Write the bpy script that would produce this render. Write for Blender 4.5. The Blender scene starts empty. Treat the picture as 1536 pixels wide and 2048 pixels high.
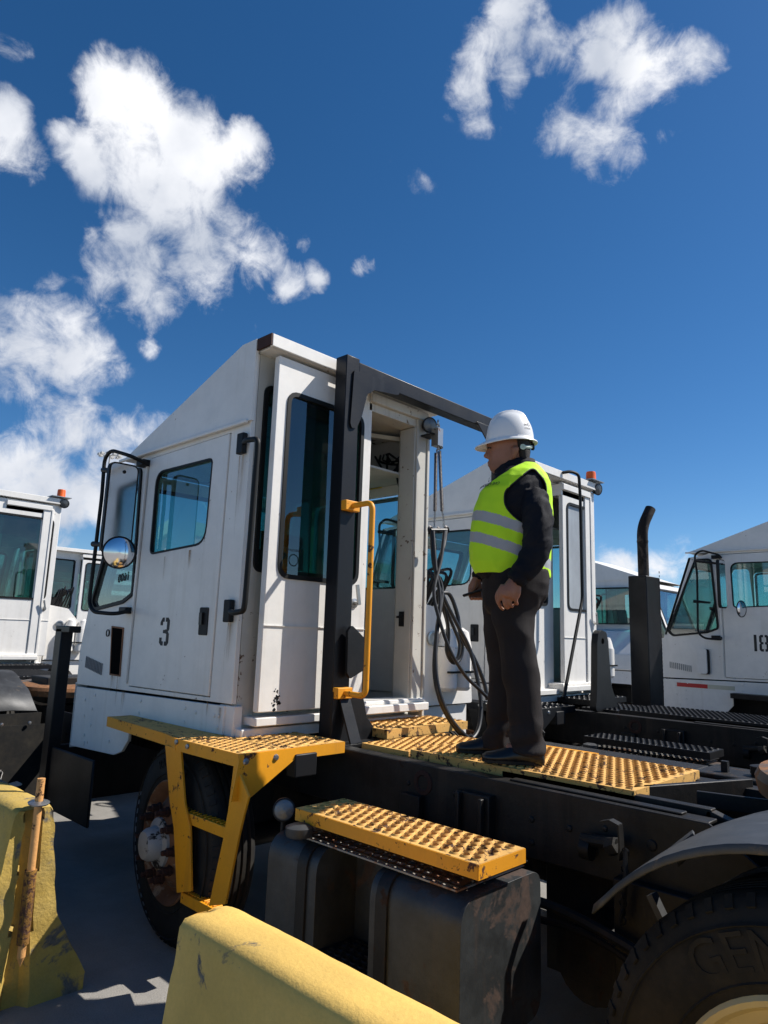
import bpy, bmesh, math, random
from mathutils import Vector, Matrix, Euler
from mathutils.geometry import tessellate_polygon
from math import sin, cos, pi, radians, sqrt, atan2
random.seed(7)
sc = bpy.context.scene
COL = sc.collection

# ------------------------------------------------------------------ camera
F = 1374.92                       # focal length in pixels of a 1536 px wide frame
YAW, PIT, ROL = radians(44.0708), radians(10.0498), radians(1.9446)
HC = 1.6
fw = Vector((-sin(YAW)*cos(PIT), cos(YAW)*cos(PIT), sin(PIT)))
r0 = fw.cross(Vector((0, 0, 1))).normalized(); u0 = r0.cross(fw)
RT = (cos(ROL)*r0 + sin(ROL)*u0); UP = (-sin(ROL)*r0 + cos(ROL)*u0)
cam = bpy.data.objects.new('camera', bpy.data.cameras.new('camera'))
COL.objects.link(cam); sc.camera = cam
cam.matrix_world = Matrix(((RT.x, UP.x, -fw.x, 0), (RT.y, UP.y, -fw.y, 0), (RT.z, UP.z, -fw.z, HC), (0, 0, 0, 1)))
cam.data.sensor_fit = 'HORIZONTAL'; cam.data.sensor_width = 36; cam.data.lens = F/1536*36
cam.data.clip_start = .05; cam.data.clip_end = 6000
sc.render.resolution_x = 768; sc.render.resolution_y = 1024

def ray(px, py):
    return RT*((px-768)/F) + UP*(-(py-1024)/F) + fw
def at(px, py, ax, val):
    """survey point: where the sight line through a pixel meets the plane x, y or z = val"""
    d = ray(px, py); o = Vector((0, 0, HC)); i = 'xyz'.index(ax)
    return o + d*((val-o[i])/d[i])
def AY(y, *pts): return [(at(p[0], p[1], 'y', y).x, at(p[0], p[1], 'y', y).z) for p in pts]
def AX(x, *pts): return [(at(p[0], p[1], 'x', x).y, at(p[0], p[1], 'x', x).z) for p in pts]

# ------------------------------------------------------------------ light
SUN = Vector((1, 1.44, 1.9)).normalized()      # towards the sun
sun_el = math.asin(SUN.z); sun_az = atan2(SUN.x, SUN.y)
sd = bpy.data.lights.new('sun', 'SUN'); sd.energy = 4.8; sd.angle = radians(.53); sd.color = (1, .95, .88)
so = bpy.data.objects.new('sun', sd); COL.objects.link(so)
so.rotation_euler = SUN.to_track_quat('Z', 'Y').to_euler(); so.location = (5, 5, 12)
sc.view_settings.view_transform = 'Standard'; sc.view_settings.look = 'None'
sc.view_settings.exposure = 0.5; sc.view_settings.gamma = 1

# ------------------------------------------------------------------ world: sky and clouds by direction
CLOUDS = [  # px, py, radius px, weight
 (215,215,80,1.1),(170,330,75,.95),(230,470,60,.7),(400,470,80,.85),(290,240,90,1.1),(370,290,100,1.1),(440,330,90,1.05),(260,330,110,1),(340,400,110,1),(450,420,85,.9),(480,290,50,1),
 (500,500,80,.85),(420,540,90,.75),(300,560,90,.72),(580,560,50,.7),(640,550,34,.6),(200,560,80,.55),(90,560,60,.42),(250,470,70,.75),
 (120,640,70,.72),(40,700,110,1),(150,730,80,.9),(60,660,80,.7),(10,250,60,.95),(30,300,60,.8),(110,270,45,.8),(60,330,50,.5),
 (150,860,75,.8),(110,830,60,.7),(230,900,80,.75),(300,870,60,.6),(230,960,90,.8),
 (40,980,120,1.05),(110,1010,90,1),(180,1000,70,.9),(20,1040,120,.9),(110,1080,50,.7),(130,1100,40,.6),
 (990,60,70,.95),(1010,20,70,1),(960,130,60,.65),(930,180,60,.62),(960,240,45,.5),(1010,150,60,.6),
 (1090,70,50,.6),(1130,110,60,.55),(1080,20,40,.5),(1220,90,75,1.05),(1260,130,80,1.05),(1240,190,80,.8),(1310,150,70,.75),(1380,140,60,.7),(1430,130,40,.55),
 (1130,270,70,.72),(1190,240,80,.7),(1230,300,60,.65),(1170,310,60,.6),(1240,350,40,.42),(1330,270,40,.3),(1340,235,60,.3),
 (850,365,34,.22),(870,385,24,.2),(740,535,26,.36),(530,640,28,.3),(10,80,34,.35),(40,78,24,.3),(290,680,30,.3),
 (1240,1140,60,.8),(1290,1130,50,.8),(1330,1120,60,.5),(1210,1150,40,.7),(620,480,22,.45),(670,185,30,.14),(700,115,24,.12)]
W = bpy.data.worlds.new('World'); sc.world = W; W.use_nodes = True
nt = W.node_tree; N = nt.nodes; L = nt.links; N.clear()
def nd(t, **k):
    n = N.new(t)
    for a, b in k.items(): setattr(n, a, b)
    return n
def cloud_group():
    g = bpy.data.node_groups.new('cloud_density', 'ShaderNodeTree')
    g.interface.new_socket('Vector', in_out='INPUT', socket_type='NodeSocketVector')
    g.interface.new_socket('Density', in_out='OUTPUT', socket_type='NodeSocketFloat')
    gn, gl = g.nodes, g.links
    gi = gn.new('NodeGroupInput'); go = gn.new('NodeGroupOutput')
    def M(op, a, b=None, c=None, clamp=False):
        n = gn.new('ShaderNodeMath'); n.operation = op; n.use_clamp = clamp
        for i, v in enumerate((a, b, c)):
            if v is None: continue
            if isinstance(v, (int, float)): n.inputs[i].default_value = v
            else: gl.new(v, n.inputs[i])
        return n.outputs[0]
    nz = gn.new('ShaderNodeTexNoise'); nz.inputs['Scale'].default_value = 9; nz.inputs['Detail'].default_value = 2
    gl.new(gi.outputs[0], nz.inputs['Vector'])
    sub = gn.new('ShaderNodeVectorMath'); sub.operation = 'SUBTRACT'; sub.inputs[1].default_value = (.5, .5, .5)
    gl.new(nz.outputs['Color'], sub.inputs[0])
    mad = gn.new('ShaderNodeVectorMath'); mad.operation = 'MULTIPLY_ADD'; mad.inputs[1].default_value = (.055, .055, .055)
    gl.new(sub.outputs[0], mad.inputs[0]); gl.new(gi.outputs[0], mad.inputs[2])
    acc = None
    for (px, py, r, w) in CLOUDS:
        d = ray(px, py).normalized(); rr = r/F*1.5*(F/ sqrt(F*F+(px-768)**2+(py-1024)**2))
        ds = gn.new('ShaderNodeVectorMath'); ds.operation = 'DISTANCE'; ds.inputs[1].default_value = d
        gl.new(mad.outputs[0], ds.inputs[0])
        m = gn.new('ShaderNodeMapRange'); m.interpolation_type = 'SMOOTHSTEP'
        m.inputs['From Min'].default_value = rr; m.inputs['From Max'].default_value = rr*.08
        m.inputs['To Min'].default_value = 0; m.inputs['To Max'].default_value = w*1.2
        gl.new(ds.outputs['Value'], m.inputs['Value'])
        acc = m.outputs[0] if acc is None else M('SMOOTH_MAX', acc, m.outputs[0], .12)
    n2 = gn.new('ShaderNodeTexNoise'); n2.inputs['Scale'].default_value = 6; n2.inputs['Detail'].default_value = 11
    n2.inputs['Roughness'].default_value = .70; n2.inputs['Distortion'].default_value = .25
    gl.new(gi.outputs[0], n2.inputs['Vector'])
    a = M('MULTIPLY', M('SUBTRACT', n2.outputs[0], .5), 2.1)
    n3 = gn.new('ShaderNodeTexNoise'); n3.inputs['Scale'].default_value = 24; n3.inputs['Detail'].default_value = 8
    n3.inputs['Roughness'].default_value = .62; n3.inputs['Distortion'].default_value = .6
    gl.new(gi.outputs[0], n3.inputs['Vector'])
    a = M('ADD', a, M('MULTIPLY', M('SUBTRACT', n3.outputs[0], .5), 1.5))
    gate = M('MULTIPLY', acc, 4, clamp=True)
    s = M('ADD', acc, M('MULTIPLY', a, gate))
    out = gn.new('ShaderNodeMapRange'); out.interpolation_type = 'SMOOTHSTEP'
    out.inputs['From Min'].default_value = .28; out.inputs['From Max'].default_value = 1.22
    gl.new(s, out.inputs['Value']); gl.new(out.outputs[0], go.inputs[0])
    return g
CG = cloud_group()
sky = nd('ShaderNodeTexSky'); sky.sky_type = 'NISHITA'; sky.sun_disc = False
sky.sun_elevation = sun_el; sky.sun_rotation = sun_az; sky.air_density = .75; sky.dust_density = .15; sky.ozone_density = 3.2
tc = nd('ShaderNodeTexCoord')
hs = nd('ShaderNodeHueSaturation'); hs.inputs['Hue'].default_value = .4995; hs.inputs['Saturation'].default_value = 1.27; hs.inputs['Value'].default_value = .91
L.new(sky.outputs[0], hs.inputs['Color'])
g1 = nd('ShaderNodeGroup', node_tree=CG); L.new(tc.outputs['Generated'], g1.inputs[0])
off = nd('ShaderNodeVectorMath', operation='ADD'); off.inputs[1].default_value = SUN*.035
L.new(tc.outputs['Generated'], off.inputs[0])
g2 = nd('ShaderNodeTexNoise'); g2.inputs['Scale'].default_value = 7; g2.inputs['Detail'].default_value = 5; L.new(off.outputs[0], g2.inputs['Vector'])
sh = nd('ShaderNodeMapRange'); sh.inputs['From Min'].default_value = .38; sh.inputs['From Max'].default_value = .68
L.new(g2.outputs[0], sh.inputs['Value'])
cm = nd('ShaderNodeMixRGB'); cm.inputs[1].default_value = (8.2, 8.3, 8.6, 1); cm.inputs[2].default_value = (4.7, 5.1, 5.9, 1)
L.new(sh.outputs[0], cm.inputs[0])
mx = nd('ShaderNodeMixRGB'); L.new(g1.outputs[0], mx.inputs[0]); L.new(hs.outputs[0], mx.inputs[1]); L.new(cm.outputs[0], mx.inputs[2])
bg = nd('ShaderNodeBackground'); bg.inputs[1].default_value = .088; L.new(mx.outputs[0], bg.inputs[0])
wo = nd('ShaderNodeOutputWorld'); L.new(bg.outputs[0], wo.inputs[0])

# ------------------------------------------------------------------ materials
MATS = {}
def paint(name, col, rough=.45, metal=0, chip=None, chip_t=.72, chip_s=14, chip_rough=.85, vary=.12, vs=1.7,
          streak=None, streak_f=0, bump=.15, bump_s=60, spec=.5, fine=.0, dust=None, dust_f=0):
    if name in MATS: return MATS[name]
    m = bpy.data.materials.new(name); m.use_nodes = True; t = m.node_tree; n = t.nodes; l = t.links
    b = n['Principled BSDF']; b.inputs['Roughness'].default_value = rough; b.inputs['Metallic'].default_value = metal
    b.inputs['Specular IOR Level'].default_value = spec
    c = n.new('ShaderNodeTexCoord')
    def noise(s, d=6, r=.6, sc3=None, dist=0):
        x = n.new('ShaderNodeTexNoise'); x.inputs['Scale'].default_value = s; x.inputs['Detail'].default_value = d
        x.inputs['Roughness'].default_value = r; x.inputs['Distortion'].default_value = dist
        if sc3:
            mp = n.new('ShaderNodeMapping'); mp.inputs['Scale'].default_value = sc3
            l.new(c.outputs['Object'], mp.inputs[0]); l.new(mp.outputs[0], x.inputs[0])
        else: l.new(c.outputs['Object'], x.inputs[0])
        return x.outputs[0]
    def rng(v, a, b_, lo=0, hi=1):
        x = n.new('ShaderNodeMapRange'); x.inputs[1].default_value = a; x.inputs[2].default_value = b_
        x.inputs[3].default_value = lo; x.inputs[4].default_value = hi; l.new(v, x.inputs[0]); return x.outputs[0]
    def mix(f, a, b_, mode='MIX'):
        x = n.new('ShaderNodeMixRGB'); x.blend_type = mode
        for i, v in enumerate((f, a, b_)):
            if isinstance(v, (int, float)): x.inputs[i].default_value = v if i == 0 else (v, v, v, 1)
            elif isinstance(v, tuple): x.inputs[i].default_value = (*v, 1)
            else: l.new(v, x.inputs[i])
        return x.outputs[0]
    n1 = noise(vs, 8, .62)
    dark = tuple(v*(1-vary*2.2) for v in col)
    cur = mix(rng(n1, .35, .7), dark, col)
    if fine: cur = mix(rng(noise(90, 3, .7), .35, .7, 0, fine), cur, tuple(v*.55 for v in col))
    if dust: cur = mix(rng(noise(5, 9, .7), .42, .75, 0, dust_f), cur, dust)
    if streak:
        st = rng(noise(1, 5, .6, (14, 14, .8), .3), .56, .78, 0, streak_f)
        cur = mix(st, cur, streak)
    rv = rng(n1, .3, .7, rough+.12, max(.05, rough-.06))
    if chip:
        cn = noise(chip_s, 9, .66, None, .4)
        big = noise(chip_s*.16, 3, .5)
        mm = n.new('ShaderNodeMath'); mm.operation = 'MULTIPLY_ADD'; l.new(big, mm.inputs[0]); mm.inputs[1].default_value = .38; l.new(cn, mm.inputs[2])
        cf = rng(mm.outputs[0], chip_t+.12, chip_t+.16)
        rust = mix(rng(noise(45, 5, .7), .3, .7), tuple(v*.45 for v in chip), chip)
        cur = mix(cf, cur, rust); rv = mix(cf, rv, chip_rough)
    l.new(cur, b.inputs['Base Color']); l.new(rv, b.inputs['Roughness'])
    if bump:
        bp = n.new('ShaderNodeBump'); bp.inputs['Strength'].default_value = bump; bp.inputs['Distance'].default_value = .004
        l.new(noise(bump_s, 5, .65), bp.inputs['Height']); l.new(bp.outputs[0], b.inputs['Normal'])
    MATS[name] = m; return m
def glassm(name, tint, rough=.02, dirt=.0):
    m = bpy.data.materials.new(name); m.use_nodes = True; t = m.node_tree; n = t.nodes; l = t.links; n.clear()
    tr = n.new('ShaderNodeBsdfTransparent'); tr.inputs[0].default_value = (*tint, 1)
    gl = n.new('ShaderNodeBsdfGlossy'); gl.inputs['Roughness'].default_value = rough; gl.inputs[0].default_value = (.9, .95, .95, 1)
    fr = n.new('ShaderNodeFresnel'); fr.inputs[0].default_value = 1.5
    ad = n.new('ShaderNodeMath'); ad.operation = 'MULTIPLY_ADD'; ad.inputs[1].default_value = 2.0; ad.inputs[2].default_value = .02
    l.new(fr.outputs[0], ad.inputs[0])
    geo = n.new('ShaderNodeNewGeometry'); inv = n.new('ShaderNodeMath'); inv.operation = 'SUBTRACT'; inv.inputs[0].default_value = 1; l.new(geo.outputs['Backfacing'], inv.inputs[1])
    mul = n.new('ShaderNodeMath'); mul.operation = 'MULTIPLY'; mul.use_clamp = True; l.new(ad.outputs[0], mul.inputs[0]); l.new(inv.outputs[0], mul.inputs[1])
    mx = n.new('ShaderNodeMixShader'); l.new(mul.outputs[0], mx.inputs[0]); l.new(tr.outputs[0], mx.inputs[1]); l.new(gl.outputs[0], mx.inputs[2])
    o = n.new('ShaderNodeOutputMaterial')
    if dirt:
        df = n.new('ShaderNodeBsdfDiffuse'); df.inputs[0].default_value = (.45, .45, .42, 1)
        c = n.new('ShaderNodeTexCoord'); nz = n.new('ShaderNodeTexNoise'); nz.inputs['Scale'].default_value = 5; nz.inputs['Detail'].default_value = 8
        l.new(c.outputs['Object'], nz.inputs[0])
        mr = n.new('ShaderNodeMapRange'); mr.inputs[1].default_value = .35; mr.inputs[2].default_value = .8; mr.inputs[4].default_value = dirt
        l.new(nz.outputs[0], mr.inputs[0]); m2 = n.new('ShaderNodeMixShader')
        l.new(mr.outputs[0], m2.inputs[0]); l.new(mx.outputs[0], m2.inputs[1]); l.new(df.outputs[0], m2.inputs[2]); l.new(m2.outputs[0], o.inputs[0])
    else: l.new(mx.outputs[0], o.inputs[0])
    MATS[name] = m; return m
RUST = (.16, .06, .022)
WHITE = paint('white_paint', (.81, .785, .74), .38, chip=(.2, .11, .05), chip_t=.765, chip_s=22, vary=.035, streak=(.42, .36, .26), streak_f=.22, bump=.5, bump_s=3.5, dust=(.5, .5, .48), dust_f=.35)
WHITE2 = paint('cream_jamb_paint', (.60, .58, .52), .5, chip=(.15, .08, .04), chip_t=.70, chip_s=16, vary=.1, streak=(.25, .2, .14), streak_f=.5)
INNER = paint('cab_inner_paint', (.52, .52, .49), .6, vary=.1, dust=(.25, .24, .21), dust_f=.4)
YEL = paint('safety_yellow_paint', (.88, .365, .010), .5, chip=(.10, .035, .016), chip_t=.69, chip_s=18, vary=.09, fine=.15, streak=(.35, .15, .03), streak_f=.4)
YELW = paint('worn_yellow_tread_paint', (.84, .475, .125), .7, chip=(.10, .045, .02), chip_t=.635, chip_s=30, vary=.14, fine=.3)
BLK = paint('black_paint', (.010, .0105, .012), .38, chip=(.07, .07, .075), chip_t=.80, chip_s=30, vary=.2, dust=(.035, .035, .037), dust_f=.3, streak=(.04, .04, .042), streak_f=.25, spec=.28)
GANT = paint('gantry_paint', (.010, .011, .014), .36, chip=(.16, .16, .17), chip_t=.80, chip_s=26, vary=.2, streak=(.035, .038, .042), streak_f=.4, dust=(.020, .021, .024), dust_f=.3, spec=.28)
FRAME = paint('chassis_black', (.015, .0145, .0145), .45, chip=(.04, .022, .014), chip_t=.70, chip_s=9, vary=.3, dust=(.036, .033, .030), dust_f=.6, streak=(.055, .038, .028), streak_f=.5, bump=.3, spec=.28)
RUB = paint('tyre_rubber', (.014, .014, .014), .75, vary=.2, dust=(.05, .042, .03), dust_f=.7, spec=.3, bump=.3, bump_s=30)
GASK = paint('rubber_gasket', (.008, .009, .009), .5, bump=0, spec=.28)
HOSE = paint('hose_rubber', (.011, .011, .012), .38, bump=.05)
RIMR = paint('rusty_rim', (.36, .17, .085), .85, chip=(.34, .25, .17), chip_t=.66, chip_s=7, vary=.3, bump=.5)
RIMC = paint('cream_rim', (.62, .52, .27), .55, chip=(.2, .12, .06), chip_t=.72, chip_s=10, vary=.1, streak=(.3, .2, .1), streak_f=.4)
HUBW = paint('hub_white', (.40, .40, .39), .5, chip=(.015, .013, .012), chip_t=.60, chip_s=8, vary=.1)
NUTR = paint('rusty_nut', (.075, .022, .01), .75, vary=.3, bump=.4)
STEEL = paint('bare_steel', (.45, .45, .44), .35, metal=.9, chip=RUST, chip_t=.7, chip_s=30, vary=.1)
TANKM = paint('tank_steel', (.036, .039, .040), .42, chip=(.070, .042, .030), chip_t=.64, chip_s=3.2, vary=.3, streak=(.075, .05, .038), streak_f=.5, dust=(.085, .095, .10), dust_f=.45, bump=.35, bump_s=25)
GALV = paint('worn_fender_steel', (.050, .052, .055), .5, metal=.15, chip=(.16, .13, .10), chip_t=.72, chip_s=6, vary=.3, dust=(.095, .10, .105), dust_f=.5, streak=(.11, .11, .11), streak_f=.5, bump=.3, bump_s=12)
PLATE5 = paint('greasy_turntable_steel', (.16, .12, .09), .5, metal=.3, chip=(.34, .16, .07), chip_t=.58, chip_s=4, vary=.25, dust=(.2, .2, .2), dust_f=.5)
ORA = paint('amber_plastic', (.85, .13, .01), .25, vary=.05, bump=0)
CHROME = paint('mirror_silver', (.75, .76, .78), .04, metal=1, vary=0, bump=0)
LENS = paint('lamp_lens', (.22, .23, .24), .22, metal=.35, vary=.3, bump=1.0, bump_s=45)
PLAS = paint('black_plastic', (.012, .012, .013), .5, bump=.05, spec=.28)
SEATM = paint('seat_vinyl', (.03, .03, .032), .6)
TEXTB = paint('stencil_black', (.02, .02, .022), .6, vary=.2)
REDREF = paint('red_reflective_tape', (.55, .01, .015), .4, bump=0)
WREF = paint('cream_reflective_tape', (.6, .58, .45), .4, bump=0)
STICK = paint('yellow_sticker', (.75, .6, .08), .5, bump=0)
STICKW = paint('grey_sticker', (.4, .41, .4), .5, bump=0)
EXH = paint('burnt_exhaust_steel', (.085, .065, .052), .55, metal=.55, chip=(.03, .025, .022), chip_t=.55, chip_s=5, vary=.3)
GLS = glassm('teal_window_glass', (.60, .80, .80), dirt=.05)
GLSD = glassm('dark_door_glass', (.26, .48, .44), dirt=.03)
GLSQ = glassm('dusty_quarter_glass', (.5, .62, .6), dirt=.25)
SHADEF = paint('frosted_panel', (.42, .45, .48), .3, vary=.15, streak=(.6, .62, .65), streak_f=.4, bump=0)
def stainm():
    m = bpy.data.materials.new('rust_stain'); m.use_nodes = True; n = m.node_tree.nodes; l = m.node_tree.links; b = n['Principled BSDF']
    b.inputs['Base Color'].default_value = (.30, .17, .06, 1); b.inputs['Roughness'].default_value = .8
    c = n.new('ShaderNodeTexCoord'); mp = n.new('ShaderNodeMapping'); mp.inputs['Scale'].default_value = (45, 1, 3.5); z = n.new('ShaderNodeTexNoise'); z.inputs['Scale'].default_value = 1; z.inputs['Detail'].default_value = 5
    l.new(c.outputs['Object'], mp.inputs[0]); l.new(mp.outputs[0], z.inputs[0]); g = n.new('ShaderNodeSeparateXYZ'); l.new(c.outputs['Generated'], g.inputs[0])
    r = n.new('ShaderNodeMapRange'); r.inputs[1].default_value = .36; r.inputs[2].default_value = .62; r.inputs[4].default_value = .95; l.new(z.outputs[0], r.inputs[0])
    e1 = n.new('ShaderNodeMath'); e1.operation = 'PINGPONG'; e1.inputs[1].default_value = .5; l.new(g.outputs['X'], e1.inputs[0]); e2 = n.new('ShaderNodeMath'); e2.operation = 'MULTIPLY'; e2.inputs[1].default_value = 3.5; e2.use_clamp = True; l.new(e1.outputs[0], e2.inputs[0])
    m1 = n.new('ShaderNodeMath'); m1.operation = 'MULTIPLY'; l.new(r.outputs[0], m1.inputs[0]); l.new(e2.outputs[0], m1.inputs[1]); m2 = n.new('ShaderNodeMath'); m2.operation = 'MULTIPLY'; l.new(m1.outputs[0], m2.inputs[0]); l.new(g.outputs['Z'], m2.inputs[1]); l.new(m2.outputs[0], b.inputs['Alpha'])
    return m
STAIN = stainm()
SPRG = paint('spring_maroon', (.03, .012, .014), .45)

# ------------------------------------------------------------------ mesh builder
class MB:
    def __init__(s): s.v = []; s.f = []; s.m = []; s.cur = 0
    def add(s, vs, fs):
        o = len(s.v); s.v += [tuple(v) for v in vs]
        for f in fs: s.f.append(tuple(i+o for i in f)); s.m.append(s.cur)
        return s
    def box(s, x0, x1, y0, y1, z0, z1):
        if x0 > x1: x0, x1 = x1, x0
        if y0 > y1: y0, y1 = y1, y0
        if z0 > z1: z0, z1 = z1, z0
        v = [(x, y, z) for z in (z0, z1) for y in (y0, y1) for x in (x0, x1)]
        return s.add(v, [(0, 2, 3, 1), (4, 5, 7, 6), (0, 1, 5, 4), (2, 6, 7, 3), (0, 4, 6, 2), (1, 3, 7, 5)])
    def bar(s, a, b, w, h, up=(0, 0, 1), w2=None, h2=None):
        a = Vector(a); b = Vector(b); d = (b-a).normalized(); sd = d.cross(Vector(up))
        if sd.length < 1e-4: sd = d.cross(Vector((1, 0, 0)))
        sd.normalize(); u = sd.cross(d); w2 = w2 or w; h2 = h2 or h; v = []
        for p, ww, hh in ((a, w, h), (b, w2, h2)):
            v += [p-sd*ww/2-u*hh/2, p+sd*ww/2-u*hh/2, p+sd*ww/2+u*hh/2, p-sd*ww/2+u*hh/2]
        return s.add(v, [(3, 2, 1, 0), (4, 5, 6, 7), (0, 1, 5, 4), (1, 2, 6, 5), (2, 3, 7, 6), (3, 0, 4, 7)])
    def tube(s, pts, r, seg=12, cap=True):
        pts = [Vector(p) for p in pts]; n = len(pts); rr = r if isinstance(r, (list, tuple)) else [r]*n
        t = [(pts[min(i+1, n-1)]-pts[max(i-1, 0)]).normalized() for i in range(n)]
        a = t[0].orthogonal().normalized(); vs = []; fs = []
        for i in range(n):
            a = (a - t[i]*a.dot(t[i])).normalized(); b = t[i].cross(a)
            for k in range(seg):
                q = 2*pi*k/seg; vs.append(pts[i]+(a*cos(q)+b*sin(q))*rr[i])
        for i in range(n-1):
            for k in range(seg):
                k2 = (k+1) % seg; fs.append((i*seg+k, i*seg+k2, (i+1)*seg+k2, (i+1)*seg+k))
        if cap: fs.append(tuple(range(seg-1, -1, -1))); fs.append(tuple((n-1)*seg+k for k in range(seg)))
        return s.add(vs, fs)
    def lathe(s, prof, o, ax, seg=32, ang=2*pi, a0=0, ref=None):
        """prof: (radius, height along ax)"""
        o = Vector(o); ax = Vector(ax).normalized(); a = Vector(ref).normalized() if ref else ax.orthogonal().normalized(); b = ax.cross(a)
        full = ang > 6.28; ns = seg if full else seg+1; vs = []; fs = []
        for (r, h) in prof:
            for k in range(ns):
                q = a0+ang*k/seg; vs.append(o+ax*h+(a*cos(q)+b*sin(q))*r)
        for i in range(len(prof)-1):
            for k in range(seg):
                k2 = (k+1) % ns; fs.append((i*ns+k, i*ns+k2, (i+1)*ns+k2, (i+1)*ns+k))
        return s.add(vs, fs)
    def cyl(s, a, b, r, seg=16): return s.tube([a, b], r, seg)
    def plate(s, loops, o, u, v, n, th):
        """flat sheet with holes; loops in (u,v); thickness th along -n"""
        o, u, v, n = Vector(o), Vector(u), Vector(v), Vector(n)
        V3 = [[Vector((p[0], p[1], 0)) for p in lp] for lp in loops]
        flat = [p for lp in V3 for p in lp]; tris = tessellate_polygon(V3)
        P = [o+u*p.x+v*p.y for p in flat]; k = len(P); vs = P+[p-n*th for p in P]; fs = []
        for t in tris:
            A, B, C = (P[i] for i in t)
            if (B-A).cross(C-A).dot(n) < 0: t = (t[0], t[2], t[1])
            fs.append(tuple(t)); fs.append((t[0]+k, t[2]+k, t[1]+k))
        q = 0
        for li, lp in enumerate(loops):
            m = len(lp); ar = sum(lp[i][0]*lp[(i+1) % m][1]-lp[(i+1) % m][0]*lp[i][1] for i in range(m))
            flip = (ar > 0) ^ (li > 0) ^ (u.cross(v).dot(n) < 0)
            for i in range(m):
                a, b = q+i, q+(i+1) % m
                fs.append((a, b+0, b+k, a+k) if not flip else (a, a+k, b+k, b))
            q += m
        return s.add(vs, fs)
    def px(s, loops, x, th): return s.plate(loops, (x, 0, 0), (0, 1, 0), (0, 0, 1), (1, 0, 0), th)
    def py(s, loops, y, th): return s.plate(loops, (0, y, 0), (1, 0, 0), (0, 0, 1), (0, -1, 0), th)
    def pz(s, loops, z, th): return s.plate(loops, (0, 0, z), (1, 0, 0), (0, 1, 0), (0, 0, 1), th)
    def loft(s, rings, cap=True):
        n = len(rings[0]); vs = [p for r in rings for p in r]; fs = []
        for i in range(len(rings)-1):
            for k in range(n):
                k2 = (k+1) % n; fs.append((i*n+k, i*n+k2, (i+1)*n+k2, (i+1)*n+k))
        if cap: fs.append(tuple(range(n-1, -1, -1))); fs.append(tuple((len(rings)-1)*n+k for k in range(n)))
        return s.add(vs, fs)
    def perf(s, x0, x1, y0, y1, z, cell=.045, r=.0155, up=.006, edge=.012, skirt=.04, turn=False, alt=True, down=.012):
        """anti-slip plate: staggered raised holes, real openings, folded-down edge"""
        ax0, ax1, ay0, ay1 = x0+edge, x1-edge, y0+edge, y1-edge
        ncol = max(1, int(round((ax1-ax0)/cell))); nrow = max(1, int(round((ay1-ay0)/cell))); cx = (ax1-ax0)/ncol; cy = (ay1-ay0)/nrow
        sq = [(1, 0), (1, .5), (1, 1), (.5, 1), (0, 1), (-.5, 1), (-1, 1), (-1, .5), (-1, 0), (-1, -.5), (-1, -1), (-.5, -1), (0, -1), (.5, -1), (1, -1), (1, -.5)]
        for j in range(nrow):
            odd = alt and j % 2
            for i in range(ncol - (1 if odd else 0)):
                X = ax0+(i+.5+(.5 if odd else 0))*cx; Y = ay0+(j+.5)*cy; vs = []
                for (a, b) in sq: vs.append((X+a*cx/2, Y+b*cy/2, z))
                for rad, zz in ((r*1.3, z), (r*1.02, z+up), (r*.96, z-down)):
                    for (a, b) in sq:
                        q = atan2(b, a); vs.append((X+cos(q)*rad, Y+sin(q)*rad, zz))
                fs = []
                for L_ in range(3):
                    for k in range(16): k2 = (k+1) % 16; fs.append((L_*16+k, L_*16+k2, (L_+1)*16+k2, (L_+1)*16+k))
                s.add(vs, fs)
            if odd:
                Y = ay0+(j+.5)*cy
                for a, b in ((ax0, ax0+cx/2), (ax1-cx/2, ax1)): s.add([(a, Y-cy/2, z), (b, Y-cy/2, z), (b, Y+cy/2, z), (a, Y+cy/2, z)], [(0, 1, 2, 3)])
        for a, b, c, d in ((x0, x1, y0, ay0), (x0, x1, ay1, y1), (x0, ax0, ay0, ay1), (ax1, x1, ay0, ay1)):
            s.add([(a, c, z), (b, c, z), (b, d, z), (a, d, z)], [(0, 1, 2, 3)])
        t = .004
        s.box(x0, x1, y0, y0+t, z-skirt, z-.0005); s.box(x0, x1, y1-t, y1, z-skirt, z-.0005)
        s.box(x0, x0+t, y0+t, y1-t, z-skirt, z-.0005); s.box(x1-t, x1, y0+t, y1-t, z-skirt, z-.0005)
        return s
    def build(s, name, mats, parent=None, smooth=35, bevel=0, off=None, label=None):
        me = bpy.data.meshes.new(name); me.from_pydata(s.v, [], s.f)
        ms = mats if isinstance(mats, (list, tuple)) else [mats]
        for m in ms: me.materials.append(m)
        if len(ms) > 1: me.polygons.foreach_set('material_index', s.m)
        me.update()
        o = bpy.data.objects.new(name, me); COL.objects.link(o)
        if parent: o.parent = parent
        if off: o.location = off
        if label: o['label'] = label
        if smooth:
            me.polygons.foreach_set('use_smooth', [True]*len(me.polygons))
            try: me.set_sharp_from_angle(angle=radians(smooth))
            except Exception: pass
        if bevel:
            md = o.modifiers.new('bevel', 'BEVEL'); md.width = bevel; md.segments = 2; md.limit_method = 'ANGLE'; md.angle_limit = radians(40); md.harden_normals = False
        return o
def _split(self, name, mats, parent=None, **k):
    par = list(range(len(self.v)))
    def fnd(i):
        while par[i] != i: par[i] = par[par[i]]; i = par[i]
        return i
    for f in self.f:
        for a in f[1:]: par[fnd(a)] = fnd(f[0])
    grp = {}
    for f in self.f: grp.setdefault(fnd(f[0]), []).append(f)
    out = None
    for fs in grp.values():
        ids = sorted({i for f in fs for i in f}); mp = {j: i for i, j in enumerate(ids)}
        out = MB().add([self.v[i] for i in ids], [tuple(mp[i] for i in f) for f in fs]).build(name, mats, parent, **k)
    return out
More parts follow.
